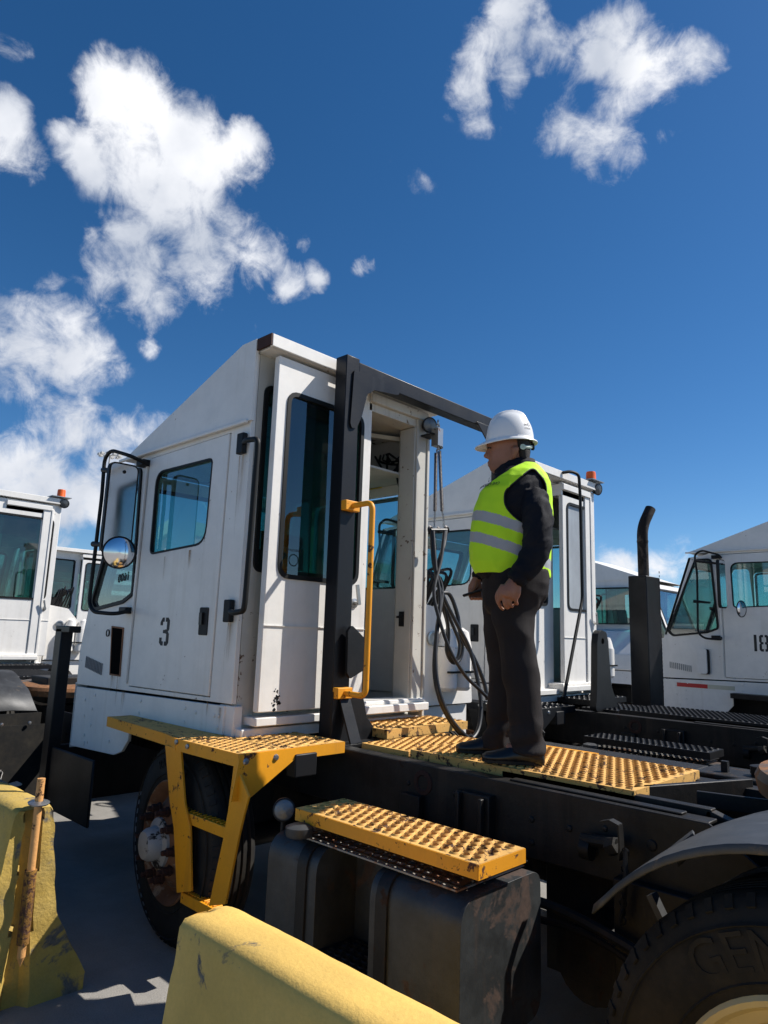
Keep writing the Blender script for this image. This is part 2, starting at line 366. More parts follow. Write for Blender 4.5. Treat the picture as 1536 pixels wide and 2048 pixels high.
MB.split = _split
def empty(name, loc, label, cat, group=None, rz=0):
    o = bpy.data.objects.new(name, None); COL.objects.link(o); o.location = loc; o.rotation_euler.z = rz; o.empty_display_size = .2
    o['label'] = label; o['category'] = cat
    if group: o['group'] = group
    return o
def rnd(pts, r, seg=5):
    """round the corners of a polygon"""
    out = []; n = len(pts); rr = r if isinstance(r, (list, tuple)) else [r]*n
    for i in range(n):
        p = Vector((*pts[i], 0)); a = Vector((*pts[i-1], 0)); b = Vector((*pts[(i+1) % n], 0)); R = rr[i]
        da = (a-p); db = (b-p)
        if R <= 0: out.append((p.x, p.y)); continue
        ang = da.angle(db); t = min(R/math.tan(ang/2), da.length*.48, db.length*.48)
        p0 = p+da.normalized()*t; p1 = p+db.normalized()*t
        for k in range(seg+1):
            q = k/seg; c = p0*(1-q)**2+p*2*q*(1-q)+p1*q*q; out.append((c.x, c.y))
    return out
def inset(pts, d):
    """offset a polygon inwards (positive d) """
    n = len(pts); ar = sum(pts[i][0]*pts[(i+1) % n][1]-pts[(i+1) % n][0]*pts[i][1] for i in range(n)); sg = 1 if ar > 0 else -1; out = []
    for i in range(n):
        a = Vector(pts[i-1]); p = Vector(pts[i]); b = Vector(pts[(i+1) % n]); e1 = (p-a).normalized() if (p-a).length > 1e-7 else Vector((1, 0)); e2 = (b-p).normalized() if (b-p).length > 1e-7 else e1
        n1 = Vector((-e1.y, e1.x))*sg; n2 = Vector((-e2.y, e2.x))*sg; m = (n1+n2); m = m/max(.35, m.length_squared/2) if m.length > 1e-6 else n1
        out.append((p.x+m.x*d, p.y+m.y*d))
    return out
def curve(pts, n=8):
    """Catmull-Rom through points"""
    P = [Vector(p) for p in pts]; P = [P[0]*2-P[1]]+P+[P[-1]*2-P[-2]]; out = []
    for i in range(1, len(P)-2):
        for k in range(n):
            t = k/n; a, b, c, d = P[i-1:i+3]
            out.append(.5*((2*b)+(c-a)*t+(2*a-5*b+4*c-d)*t*t+(3*b-a-3*c+d)*t**3))
    out.append(P[-2]); return out
def bend(pts, r, n=5):
    """polyline with rounded bends"""
    P = [Vector(p) for p in pts]; out = [P[0]]
    for i in range(1, len(P)-1):
        a, p, b = P[i-1], P[i], P[i+1]; t = min(r, (a-p).length*.45, (b-p).length*.45); s = p+(a-p).normalized()*t; e = p+(b-p).normalized()*t
        for k in range(n+1): q = k/n; out.append(s*(1-q)**2+p*2*q*(1-q)+e*q*q)
    out.append(P[-1]); return out
def text_geo(txt, size, ext=.001, bold=0):
    c = bpy.data.curves.new('t', 'FONT'); c.body = txt; c.size = size; c.extrude = ext; c.offset = bold; c.align_x = 'CENTER'; c.align_y = 'CENTER'; c.resolution_u = 3
    o = bpy.data.objects.new('t', c); COL.objects.link(o); dg = bpy.context.evaluated_depsgraph_get(); me = o.evaluated_get(dg).to_mesh()
    vs = [v.co.copy() for v in me.vertices]; fs = [tuple(p.vertices) for p in me.polygons]
    o.evaluated_get(dg).to_mesh_clear(); bpy.data.objects.remove(o); bpy.data.curves.remove(c); return vs, fs
def add_text(mb, txt, size, o, u, v, ext=.001, bold=0, fn=None):
    vs, fs = text_geo(txt, size, ext, bold); o, u, v = Vector(o), Vector(u).normalized(), Vector(v).normalized(); n = u.cross(v)
    mb.add([fn(p) if fn else o+u*p.x+v*p.y+n*p.z for p in vs], fs)

# stencilled digits as blocks in a 0..0.6 x 0..1 cell
STEN = {'1': [[(.2, 0), (.38, 0), (.38, 1), (.2, 1)]],
 '3': [[(0, .84), (.0, .72), (.15, .72), (.15, .85), (.24, .85), (.24, 1), (.12, 1)], [(.32, 1), (.32, .85), (.42, .85), (.42, .58), (.32, .58), (.32, .56), (.2, .56), (.2, .44), (.32, .44), (.42, .42), (.42, .15), (.32, .15), (.32, 0), (.48, 0), (.58, .1), (.58, .42), (.5, .5), (.58, .58), (.58, .9), (.48, 1)],
       [(.24, 0), (.24, .15), (.15, .15), (.15, .28), (0, .28), (0, .1), (.12, 0)]],
 '8': [[(.26, 0), (.26, .15), (.16, .15), (.16, .43), (.26, .43), (.26, .57), (.16, .57), (.16, .85), (.26, .85), (.26, 1), (.1, 1), (0, .9), (0, .58), (.08, .5), (0, .42), (0, .1), (.1, 0)],
       [(.36, 0), (.5, 0), (.6, .1), (.6, .42), (.52, .5), (.6, .58), (.6, .9), (.5, 1), (.36, 1), (.36, .85), (.44, .85), (.44, .57), (.36, .57), (.36, .43), (.44, .43), (.44, .15), (.36, .15)]]}

# ------------------------------------------------------------------ yard tractor
BASE = Vector((-2.8, 3.0, 0))
def wheel(parent, off, x, y_out, side, R=.52, w=.26, rim='front', steer=0, dual=False):
    """wheel as a sub-assembly; side -1 faces -Y"""
    hub = MB(); ax = Vector((0, side, 0)); o = Vector((x, y_out, R-.02))
    if steer: ax = Matrix.Rotation(steer, 3, 'Z') @ ax
    ty = MB()
    prof = [(R*.56, -w*.06), (R*.60, -.002), (R*.70, .004), (R*.86, -.002), (R*.93, -.018), (R*.975, -.035), (R, -.06)]
    groove = []
    for k in range(4):
        h = -.07-k*(w-.14)/4; groove += [(R, h), (R, h-(w-.14)/4+.014), (R*.978, h-(w-.14)/4+.012), (R*.978, h-(w-.14)/4+.002)]
    prof = prof+groove+[(R, -w+.06), (R*.975, -w+.035), (R*.93, -w+.018), (R*.7, -w-.004), (R*.56, -w+.02)]
    ty.lathe(prof, o, ax, 72)
    for rr in (.66, .885): ty.lathe([(R*rr-.004, .0015), (R*rr, .007), (R*rr+.004, .0015)], o, ax, 72)
    for k in range(60):     # shoulder blocks
        q = 2*pi*k/60; a = ax.orthogonal().normalized(); b = ax.cross(a); dirv = a*cos(q)+b*sin(q)
        ty.bar(o+dirv*(R*.945)-ax*.017, o+dirv*(R*.992)-ax*.045, .02, .006, up=ax)
    wh = ty.build('wheel', RUB, parent, off=off)
    if rim == 'front':
        if side < 0:
            vs, fs = text_geo('RADIALECT', .07, .002); mb = MB(); up = Vector((0, 0, 1)); t0 = up.cross(ax)
            def f(p):
                q = p.x/(R*.77); rr = R*.77+p.y; d = up*cos(q)+t0*sin(q)*1; return o+d*rr+ax*(.004+p.z)
            mb.add([f(p) for p in vs], fs); mb.build('tyre_lettering', RUB, wh)
        r = MB(); r.lathe([(R*.60, .004), (R*.585, .012), (R*.57, .0), (R*.53, -.02), (R*.50, -.055), (R*.46, -.06), (R*.44, -.03), (R*.33, .028), (R*.22, .045), (R*.18, .045)], o, ax, 48)
        r.build('rim', RIMR, wh)
        h = MB(); h.lathe([(R*.25, .03), (R*.24, .055), (R*.17, .065), (R*.155, .11), (R*.13, .13), (0, .138)], o, ax, 32)
        h.build('hub', HUBW, wh)
        n = MB(); a = Vector((0, 0, 1)); b = ax.cross(a)
        for k in range(10):
            q = 2*pi*k/10+.3; p = o+(a*cos(q)+b*sin(q))*R*.335
            n.lathe([(.026, .03), (.026, .045), (.021, .046), (.021, .078), (.013, .08), (.013, .102), (0, .103)], p, ax, 6)
        n.split('lug_nut', NUTR, wh, smooth=0)
    else:
        r = MB(); r.lathe([(R*.62, -.003), (R*.60, .010), (R*.575, .006), (R*.55, -.02), (R*.50, -.03), (R*.485, -.09), (R*.47, -.15), (R*.40, -.165), (R*.28, -.16), (R*.25, -.12), (R*.2, -.11)], o, ax, 64)
        a = Vector((0, 0, 1)); b = ax.cross(a)
        rm = r.build('rim', RIMC, wh)
        hh = MB()
        for k in range(5):
            q = 2*pi*k/5+.5; p = o+(a*cos(q)+b*sin(q))*R*.405-ax*.158; hh.lathe([(.04, .002), (0, .003)], p, ax, 20)
        hh.split('hand_hole', FRAME, wh)
        h = MB(); h.lathe([(R*.2, -.12), (R*.2, .0), (R*.12, .02), (0, .022)], o, ax, 32)
        for k in range(10):
            q = 2*pi*k/10; p = o+(a*cos(q)+b*sin(q))*R*.32; h.lathe([(.018, -.16), (.018, -.10), (0, -.098)], p, ax, 6)
        h.build('hub', FRAME, wh)
        if side < 0:
            vs, fs = text_geo('GENERAL', .125, .0012); mb = MB(); up = Vector((0, 0, 1)); t0 = up.cross(ax)
            def f(p):
                q = (p.x-.02)/(R*.77); rr = R*.775+p.y; d = up*cos(q)-(-t0)*sin(q); return o+d*rr+ax*(.004+p.z)
            mb.add([f(p) for p in vs], fs); mb.build('tyre_lettering', RUB, wh)
    return wh

def gasket(mb, loop, frame, w=.018, t=.014):
    """rubber window seal: ring proud of the panel"""
    lp = [loop, inset(loop, w)]
    getattr(mb, frame[0])(lp, frame[1], t)

def tractor(offv, label, cat='truck', group=None, rz=0, main=False, door='closed', gantry=None, number=None, plat=None, detail=True, lights=True, exhaust=True, guard=False):
    PL = plat or BLK; PLW = YELW if plat else BLK
    root = empty('yard_tractor', BASE+Vector(offv), label, cat, group, rz); O = -BASE
    def B(mb, name, mat, par=None, **k): return mb.build(name, mat, par or root, off=(None if par else O), **k)
    # --- left side wall with its openings
    qw = rnd(AY(2.2, (258, 942), (286, 934), (268, 1190), (247, 1207), (190, 1222), (183, 1205)), [.05, .06, .05, .05, .06, .06])
    dr = AY(2.2, (302, 917), (463, 865), (420, 1395), (257, 1373))
    dwn = rnd(AY(2.2, (315, 944), (429, 915), (413, 1088), (301, 1110)), [.10, .05, .12, .05])
    zb = 1.19
    outl = [(-3.218, 1.20), (-3.218, 3.20), (-3.36, 3.20), (-4.60, 2.74), (-4.79, 2.72), (-5.14, 1.72), (-5.215, 1.407), (-5.21, 1.163)]
    w = MB(); w.py([outl, qw, dr], 2.2, .03); B(w, 'cab_wall', WHITE, bevel=.003)
    rq = [(a, b) for a, b in qw]; rdw = [(-4.45, 1.93), (-3.42, 1.93), (-3.42, 2.64), (-4.45, 2.64)]
    w = MB(); w.py([outl, rq, rnd(rdw, .06)], 3.75, -.03); B(w, 'cab_wall', WHITE)
    # side door
    dpan = inset(dr, .006); d = MB(); d.py([dpan, dwn], 2.192, .035); dd = B(d, 'side_door', WHITE, bevel=.004)
    g = MB(); g.py([inset(dwn, -.002)], 2.212, .004); g.build('window', GLS, dd)
    g = MB(); gasket(g, dwn, ('py', 2.19), .012, .02); g.build('window_seal', GASK, dd)
    hp = AY(2.2, (404, 1215), (421, 1215), (417, 1271), (400, 1270)); h = MB(); h.py([rnd(hp, .012)], 2.186, .012); hi = inset(rnd(hp, .012), .016)
    hh = h.build('door_handle', PLAS, dd, bevel=.002); h = MB(); h.bar((hp[0][0]+.032, 2.178, hp[0][1]-.03), (hp[3][0]+.032, 2.178, hp[3][1]+.06), .03, .01, up=(0, -1, 0)); h.build('pull_bar', HOSE, hh)
    if number:
        nb = MB(); x0, z1 = at(322, 1235, 'y', 2.19)[0], at(322, 1235, 'y', 2.19)[2]; z0 = at(322, 1291, 'y', 2.19)[2]; hgt = z1-z0
        if number == '3': x = x0; hw = hgt*.84; 
        else: hgt *= 1.15; x = -4.09; hw = hgt*.66; z0 += .06
        for ch in number:
            for poly in STEN[ch]: nb.py([[(x+p[0]/.6*hw*.8, z0+p[1]*hgt) for p in poly]], 2.1905, .002)
            x += hw*(.72 if ch == '1' else 1)
        nb.build('number', TEXTB, dd, smooth=0)
    # hinge strip in front of the door
    hs_ = MB(); a = Vector((dr[0][0]-.022, 2.19, dr[0][1]-.02)); b = Vector((dr[3][0]-.022, 2.19, dr[3][1]+.02))
    hs_.bar(a, b, .022, .012, up=(0, -1, 0))
    for k in range(24):
        p = a.lerp(b, (k+.5)/24); hs_.box(p.x-.013, p.x+.013, 2.182, 2.19, p.z-.004, p.z+.0)
    B(hs_, 'hinge', WHITE)
    # quarter window
    g = MB(); gasket(g, qw, ('py', 2.188), .024, .02); qs = B(g, 'quarter_window', GASK); g = MB(); g.py([inset(qw, -.002)], 2.21, .004); g.build('pane', GLSQ, qs)
    if main:
        t = MB(); c = at(247, 1155, 'y', 2.207); add_text(t, '1600', .085, c, (-1, 0, -.12), (0, 0, 1)); t.build('unit_number', TEXTB, qs)
        t = MB(); c = at(273, 975, 'y', 2.207); add_text(t, 'MTL\nSAFETY', .028, c, (1, 0, 0), (0, 0, 1)); t.build('window_sticker', TEXTB, qs)
    g = MB(); gasket(g, rnd(rdw, .06), ('py', 3.79), .02, .05); qs = B(g, 'window_frame', GASK); g = MB(); g.py([rnd(rdw, .06)], 3.765, .004); g.build('pane', GLS, qs)
    g = MB(); g.py([rq], 3.765, .004); B(g, 'pane', GLS)
    # front: windscreen and nose
    fp = [(-4.79, 2.72), (-5.14, 1.72), (-5.215, 1.407), (-5.21, 1.19)]
    def FP(t0, y, d=0):
        a, b = Vector((fp[0][0], 0, fp[0][1])), Vector((fp[1][0], 0, fp[1][1])); q = a.lerp(b, t0); return Vector((q.x+d, y, q.z))
    f = MB(); u = Vector((0, 1, 0)); v = (FP(0, 0)-FP(1, 0)).normalized(); Ln = (FP(0, 0)-FP(1, 0)).length; n = v.cross(u)*-1
    if n.x > 0: n = -n
    f.plate([[(2.2, 0), (3.75, 0), (3.75, Ln), (2.2, Ln)], rnd([(2.3, .07), (3.65, .07), (3.65, Ln-.1), (2.3, Ln-.1)], .08)], (FP(1, 0).x, 0, FP(1, 0).z), u, v, n, .03)
    f.add([(fp[1][0], 2.2, fp[1][1]), (fp[1][0], 3.75, fp[1][1]), (fp[2][0], 3.75, fp[2][1]), (fp[2][0], 2.2, fp[2][1]), (fp[3][0], 3.75, fp[3][1]), (fp[3][0], 2.2, fp[3][1])], [(0, 1, 2, 3), (3, 2, 4, 5)])
    B(f, 'cab_front', WHITE)
    f = MB(); f.plate([rnd([(2.3, .07), (3.65, .07), (3.65, Ln-.1), (2.3, Ln-.1)], .08)], (FP(1, 0).x+.015, 0, FP(1, 0).z), u, v, n, .004); B(f, 'windscreen', GLS)
    f = MB(); lp = rnd([(2.3, .07), (3.65, .07), (3.65, Ln-.1), (2.3, Ln-.1)], .08); f.plate([inset(lp, -.012), inset(lp, .02)], (FP(1, 0).x-.006, 0, FP(1, 0).z), u, v, n, .045); B(f, 'windscreen_seal', GASK)
    # roof cap
    cap = AY(2.185, (244, 922), (257, 911), (486, 690), (515, 677), (510, 702), (494, 842)); cap = [(x, z) for x, z in cap]
    XR, ZR = -3.20, cap[3][1]
    roof = MB(); roof.py([[cap[0], cap[1], cap[2], (XR, ZR), (XR, cap[5][1])]], 2.185, .02); roof.py([[cap[0], cap[1], cap[2], (XR, ZR), (XR, cap[5][1])]], 3.765, -.02)
    for a, b in ((cap[1], cap[2]), (cap[2], (XR, ZR))):
        roof.add([(a[0], 2.185, a[1]), (b[0], 2.185, b[1]), (b[0], 3.765, b[1]), (a[0], 3.765, a[1]), (a[0], 2.185, a[1]-.025), (b[0], 2.185, b[1]-.025), (b[0], 3.765, b[1]-.025), (a[0], 3.765, a[1]-.025)], [(0, 1, 2, 3), (7, 6, 5, 4)])
    roof.add([(cap[1][0], 2.185, cap[1][1]), (cap[1][0], 3.765, cap[1][1]), (cap[0][0], 3.765, cap[0][1]), (cap[0][0], 2.185, cap[0][1])], [(0, 1, 2, 3)])
    rf = B(roof, 'roof', WHITE, smooth=0)
    dp = MB(); dp.bar((cap[0][0]-.01, 2.176, cap[0][1]-.004), (XR-.03, 2.176, cap[5][1]-.004), .022, .02); dp.build('drip_rail', WHITE, rf, bevel=.004)
    head = MB(); head.box(-4.75, -3.24, 2.235, 3.715, 2.715, 2.73); head.build('headliner', INNER, rf)
    # rear wall
    jl, jr = 3.06, 3.50
    win = rnd([(2.285, 1.93), (2.93, 1.93), (2.93, 3.02), (2.285, 3.02)], .05)
    opening = [(jl, 1.17), (jr, 1.17), (jr, 3.06), (jl, 3.06)]
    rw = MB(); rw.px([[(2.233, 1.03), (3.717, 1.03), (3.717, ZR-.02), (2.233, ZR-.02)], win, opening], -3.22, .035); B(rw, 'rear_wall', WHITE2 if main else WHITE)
    g = MB(); gasket(g, inset(win, -.01), ('px', -3.205), .028, .03); gw = B(g, 'rear_window', GASK); g = MB(); g.px([win], -3.235, .004); g.build('pane', GLSD, gw)
    j = MB(); j.box(-3.255, -3.085, jr, jr+.10, 1.10, 3.10); j.box(-3.24, -3.10, jr-.012, jr, 1.17, 3.04); j.box(-3.2, -3.075, jr+.10, jr+.125, 1.07, 3.12)
    j.box(-3.24, -3.10, jl-.03, jr, 3.045, 3.10); j.box(-3.22, -3.07, jl-.03, jr+.10, 3.10, 3.16)
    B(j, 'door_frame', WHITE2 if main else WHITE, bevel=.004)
    lt = MB(); c = at(803, 1238, 'y', jr-.014); lt.box(c.x-.022, c.x+.022, jr-.018, jr-.012, c.z-.05, c.z+.05); lt.cyl((c.x, jr-.03, c.z+.02), (c.x, jr-.012, c.z+.02), .014, 10); lt.box(c.x-.03, c.x+.03, jr-.036, jr-.03, c.z+.005, c.z+.02)
    B(lt, 'latch', FRAME)
    gt = MB(); gt.box(-3.22, -3.075, 2.215, 3.765, ZR-.075, ZR-.06); gt.box(-3.085, -3.06, 2.2, 3.765, ZR-.075, ZR+.0); gt.box(-3.22, -3.085, 2.2, 3.765, ZR-.022, ZR+.004)
    gt2 = B(gt, 'gutter', WHITE, bevel=.003); e = MB(); e.box(-3.218, -3.062, 2.19, 2.2, ZR-.07, ZR+.0); e.build('end_cap', NUTR, gt2)
    sl = MB(); sl.box(-3.22, -3.03, 2.95, 3.62, 1.115, 1.165); sl.box(-3.22, -3.06, 2.95, 3.62, 1.165, 1.19); B(sl, 'door_sill', WHITE, bevel=.006)
    lo = MB(); lo.box(-3.22, -3.10, 2.28, 2.95, 1.09, 1.135); lo.box(-3.22, -3.14, 2.22, 3.7, 1.02, 1.075); B(lo, 'door_track', WHITE, bevel=.005)
    # sliding door
    dy = 0 if door == 'open' else jl-2.29+.0
    Yl, Yr = (2.285 if door != 'wide' else 1.72), 3.06; zt = at(559, 710, 'x', -3.10)[2]; zbm = at(516, 1426, 'x', -3.10)[2]
    dl = [(Yl+dy, zbm), (Yr+dy-(0 if door == 'open' else .1), zbm), (Yr+dy-(0 if door == 'open' else .1), zt), (Yl+dy, zt)]
    Ye = dl[1][0]
    wl = rnd([(Yl+dy+.085, 1.90), (Ye-.085, 1.90), (Ye-.085, 2.98), (Yl+dy+.085, 2.98)], .07)
    sd_ = MB(); sd_.px([dl, wl], -3.10, .045); sdo = B(sd_, 'sliding_door', WHITE, bevel=.005)
    g = MB(); gasket(g, inset(wl, -.012), ('px', -3.092), .026, .02); g.build('window_seal', GASK, sdo)
    g = MB(); g.px([wl], -3.112, .004); g.build('window', SHADEF if door == 'frosted' else GLSD, sdo)
    hd = MB(); c = Vector((-3.1, (2.96 if door == 'open' else Ye-.08), 1.78)); hd.lathe([(.03, 0), (.03, .008), (.012, .012), (.012, .05)], c, (1, 0, 0), 16); hd.bar(c+Vector((.05, 0, -.01)), c+Vector((.058, -.03, .11)), .022, .012, up=(1, 0, 0)); hd.build('door_handle', STEEL, sdo)
    rv = MB(); rv.box(-3.099, -3.092, Yl+dy+.0, Ye, zbm+.46, zbm+.463); rv.build('seam', WHITE, sdo)
    if main:
        st = MB(); c = (-3.108, wl[0][0]+.02, 1.92); st.box(-3.1175, -3.1165, Yl+.12, Yl+.27, 1.945, 2.07); s1 = st.build('sticker', STICKW, sdo)
        t = MB(); add_text(t, 'WARNING', .022, (-3.112, Yl+.195, 2.056), (0, 1, 0), (0, 0, 1), .0005); t.lathe([(.03, 0), (.036, 0)], (-3.112, Yl+.195, 2.0), (1, 0, 0), 24); t.build('sticker_print', TEXTB, sdo)
        dn = MB(); rs = random.Random(4)      # scuffs at the door's lower corner
        for (cy, cz, r_) in [(.12+rs.gauss(0, .014)+.0, .07+rs.gauss(0, .03), .003+.007*rs.random()) for _ in range(26)]:
            dn.px([[(Yl+cy+cos(t*.7)*r_*rs.uniform(.5, 1.3), zbm+cz+sin(t*.7)*r_*rs.uniform(.5, 1.3)) for t in range(9)]], -3.0985, .0014)
        dn.build('scuff', GANT, sdo, smooth=0)
    # skirt below the seam
    sk = AY(2.192, (153.5, 1373), (448, 1412), (448, 1474), (250, 1448), (256, 1480), (243, 1503), (226, 1510), (140.5, 1491)); sk[2] = (sk[1][0], 1.035); sk[3] = (sk[4][0], 1.02)
    s_ = MB(); s_.py([sk], 2.192, .02)
    for (px_, py_) in ((190, 1390), (170, 1400), (184, 1418), (168, 1432), (181, 1450), (168, 1470), (167, 1488), (168, 1485), (218, 1483), (281, 1402), (370, 1416), (391, 1425), (428, 1431), (437, 1432), (368, 1444), (435, 1455), (277, 1426)):
        c = at(px_, py_, 'y', 2.19); s_.lathe([(.011, 0), (.009, .004), (0, .005)], c, (0, -1, 0), 10)
    s_.add([(-5.21, 2.192, 1.175), (-5.21, 3.76, 1.175), (-5.2, 3.76, .72), (-5.2, 2.192, .72)], [(0, 1, 2, 3)])
    s_.py([sk], 3.76, -.02)
    B(s_, 'skirt', WHITE, bevel=.003)
    cp = MB(); cp.box(-3.34, -3.2, 2.205, 2.26, 1.03, 1.19); B(cp, 'corner_post', WHITE, bevel=.004)
    if main:
        st_ = MB()
        for (ax_, ay_, w_, ln) in ((485, 910, .05, .34), (480, 912, .02, .5), (459, 1246, .05, .22), (454, 1246, .015, .3), (224, 1350, .04, .12), (236, 1352, .02, .2), (247, 1382, .05, .14), (440, 1415, .03, .1), (415, 1404, .015, .08), (420, 1000, .01, .2), (330, 1113, .02, .16), (380, 1100, .03, .12), (350, 1380, .02, .06)):
            c = at(ax_, ay_, 'y', 2.1875); st_.add([(c.x-w_/2, 2.1868, c.z), (c.x+w_/2, 2.1868, c.z), (c.x+w_*.3, 2.1868, c.z-ln), (c.x-w_*.3, 2.1868, c.z-ln)], [(3, 2, 1, 0)])
        st_.split('rust_stain', STAIN, root, off=O, smooth=0)
        rv = MB()
        for k in range(16): c = at(300, 905, 'y', 2.19); 
        for k in range(13): rv.lathe([(.007, 0), (.005, .003), (0, .004)], (-3.29+.012*(k % 2), 2.2, 1.28+k*.11), (0, -1, 0), 8)
        for k in range(11): rv.lathe([(.007, 0), (.005, .003), (0, .004)], (-4.5+k*.115, 2.165, 2.85), (0, -1, 0), 8)
        v_ = MB(); p = AY(2.2, (226, 1255), (247, 1258), (240, 1350), (222, 1347)); v_.py([p], 2.1955, .01); vo = B(v_, 'vent_slot', paint('deep_black', (.002, .002, .002), .9, spec=.05, bump=0)); v2 = MB(); v2.py([inset(p, -.010), p], 2.193, .008); v2.build('slot_frame', RIMR, vo)
        v_ = MB(); c = at(217, 1266, 'y', 2.195); v_.lathe([(.024, 0), (.026, .008), (.02, .009)], c, (0, -1, 0), 20); B(v_, 'side_marker', GASK)
    if number == '18':
        m = MB(); m.box(-5.0, -4.62, 2.1885, 2.1915, 1.06, 1.11); B(m, 'red_tape', REDREF, smooth=0); m = MB(); m.box(-4.619, -4.30, 2.1885, 2.1915, 1.06, 1.11); B(m, 'cream_tape', WREF, smooth=0)
        m = MB(); m.py([rnd([(-4.72, 1.24), (-4.60, 1.24), (-4.60, 1.55), (-4.72, 1.55)], .03)], 2.14, .055); vc = B(m, 'vent_cover', WHITE, bevel=.008); m = MB(); m.py([rnd([(-4.70, 1.235), (-4.58, 1.235), (-4.58, 1.545), (-4.70, 1.545)], .03)], 2.165, .04); m.build('vent_body', GASK, vc)
    lv = MB(); a, b = at(172, 1325, 'y', 2.196), at(203, 1340, 'y', 2.196)
    for k in range(12):
        q = a.lerp(b, k/11); lv.box(q.x-.003, q.x+.003, 2.192, 2.199, q.z-.035, q.z+.045)
    B(lv, 'louvre', paint('louvre_grey', (.26, .27, .28), .6, bump=0))
    # grab handle beside the side door
    gh = MB(); yy = 2.12; P = [at(488, 886, 'y', 2.19), at(492, 880, 'y', yy), at(516, 878, 'y', yy), at(515, 900, 'y', yy), at(490, 1205, 'y', yy), at(487, 1222, 'y', yy), at(466, 1226, 'y', yy), at(460, 1222, 'y', 2.19)]
    gh.tube(bend(P, .05), .0155, 12); go = B(gh, 'grab_handle', GASK)
    m = MB()
    for c in (at(486, 888, 'y', 2.19), at(460, 1222, 'y', 2.19)): m.box(c.x-.032, c.x+.032, 2.165, 2.197, c.z-.062, c.z+.062)
    m.split('bracket', PLAS, go, bevel=.006)
    # mirror
    mi = MB(); yy = 1.98
    P = [at(293, 927, 'y', 2.16), at(262, 912, 'y', 2.04), at(222, 900, 'y', yy), at(209, 918, 'y', yy), at(204, 990, 'y', yy), at(178, 1205, 'y', yy), at(186, 1224, 'y', yy), at(230, 1228, 'y', 2.05), at(258, 1222, 'y', 2.16)]
    mi.tube(bend(P, .07), .013, 12); mo = B(mi, 'mirror_arm', GASK)
    m = MB()
    for c in (at(287, 927, 'y', 2.17), at(252, 1221, 'y', 2.17)): m.box(c.x-.05, c.x+.05, 2.14, 2.2, c.z-.022, c.z+.022)
    for (p, q) in (((206, 940), (250, 944)), ((186, 1088), (212, 1090))): m.tube([at(*p, 'y', yy), at(*q, 'y', yy)], [.02, .012], 10)
    m.split('bracket', PLAS, mo, bevel=.006)
    c1 = at(241, 1016, 'y', yy); fd = Vector((1, -.05, 0)).normalized(); su = Vector((0, 0, 1)).cross(fd).normalized()
    def MP(loop, d, th): mm = MB(); mm.plate([loop], c1+fd*d, su, (0, 0, 1), fd, th); return mm
    lp = rnd([(-.10, -.30), (.10, -.30), (.10, .30), (-.10, .30)], .05)
    mh = MP(lp, 0, .035).build('mirror', PLAS, mo, bevel=.006); MP(inset(lp, .012), .003, .004).build('mirror_glass', CHROME, mh)
    c2 = at(238, 1105, 'y', 1.90); fd2 = (Vector((0, 0, HC-.2))-c2); fd2.z = 0; fd2 = Vector((.95, -.24, -.02)).normalized()
    m = MB(); m.lathe([(.0, -.03), (.07, -.018), (.094, -.003), (.101, .0), (.101, .008), (.093, .010)], c2, fd2, 40); ch = m.build('convex_mirror', PLAS, mo)
    m = MB(); m.lathe([(.093, .006), (.08, .012), (.056, .018), (.028, .022), (.001, .0235)], c2, fd2, 40); m.build('mirror_glass', CHROME, ch, smooth=80)
    # interior
    it = MB(); it.box(-5.1, -3.26, 2.24, 3.72, 1.08, 1.12); it.box(-5.12, -4.75, 2.24, 3.72, 1.12, 1.80); B(it, 'cab_floor', PLAS)
    if detail:
        it = MB(); it.box(-4.3, -3.85, 2.55, 3.05, 1.12, 1.5); it.box(-4.3, -3.8, 2.53, 3.07, 1.5, 1.62); it.bar((-3.86, 2.8, 1.55), (-3.74, 2.8, 2.25), .46, .12, up=(1, 0, 0)); B(it, 'seat', SEATM, bevel=.03)
        it = MB(); c = Vector((-4.55, 2.8, 2.0)); axs = Vector((.45, 0, .9)).normalized(); a = axs.orthogonal().normalized(); b = axs.cross(a)
        it.tube([c+(a*cos(2*pi*k/32)+b*sin(2*pi*k/32))*.21 for k in range(33)], .014, 8, False); it.tube([c, c-axs*.4], .03, 10)
        for k in range(3): q = 2*pi*k/3+.5; it.tube([c, c+(a*cos(q)+b*sin(q))*.21], .009, 6)
        B(it, 'steering_wheel', PLAS)
    if main:
        it = MB(); it.box(-3.62, -3.30, 3.70, 3.716, 2.30, 2.42)
        tg = MB(); c = at(757, 966, 'y', 3.705); tg.py([[(c.x-.10, c.z-.045), (c.x+.04, c.z-.045), (c.x+.04, c.z+.045), (c.x-.10, c.z+.045)]], 3.7, .003); s1 = B(tg, 'warning_sticker', STICK)
        t = MB(); add_text(t, 'WARNING', .026, (c.x-.03, 3.699, c.z+.022), (1, 0, 0), (0, 0, 1), .0005); 
        for k in range(4): t.box(c.x-.085, c.x+.025, 3.698, 3.6995, c.z-.01-.009*k, c.z-.006-.009*k)
        t.build('sticker_print', TEXTB, s1)
        cb = MB()
        for k in range(7):
            p0 = Vector((-3.5-random.random()*.2, 3.66, 2.95)); pts = [p0, p0+Vector((.1+random.random()*.1, -.05-random.random()*.1, -.08-.12*random.random())), p0+Vector((.25, -.12*random.random(), -.02-.2*random.random())), p0+Vector((.3, 0, .0))]
            cb.tube(curve(pts, 6), .006+.003*random.random(), 6)
        cb.tube(curve([(-3.3, 3.6, 3.1), (-3.3, 3.62, 2.9), (-3.32, 3.55, 2.75), (-3.3, 3.6, 2.6), (-3.26, 3.62, 2.66), (-3.27, 3.6, 2.8)], 6), .008, 6)
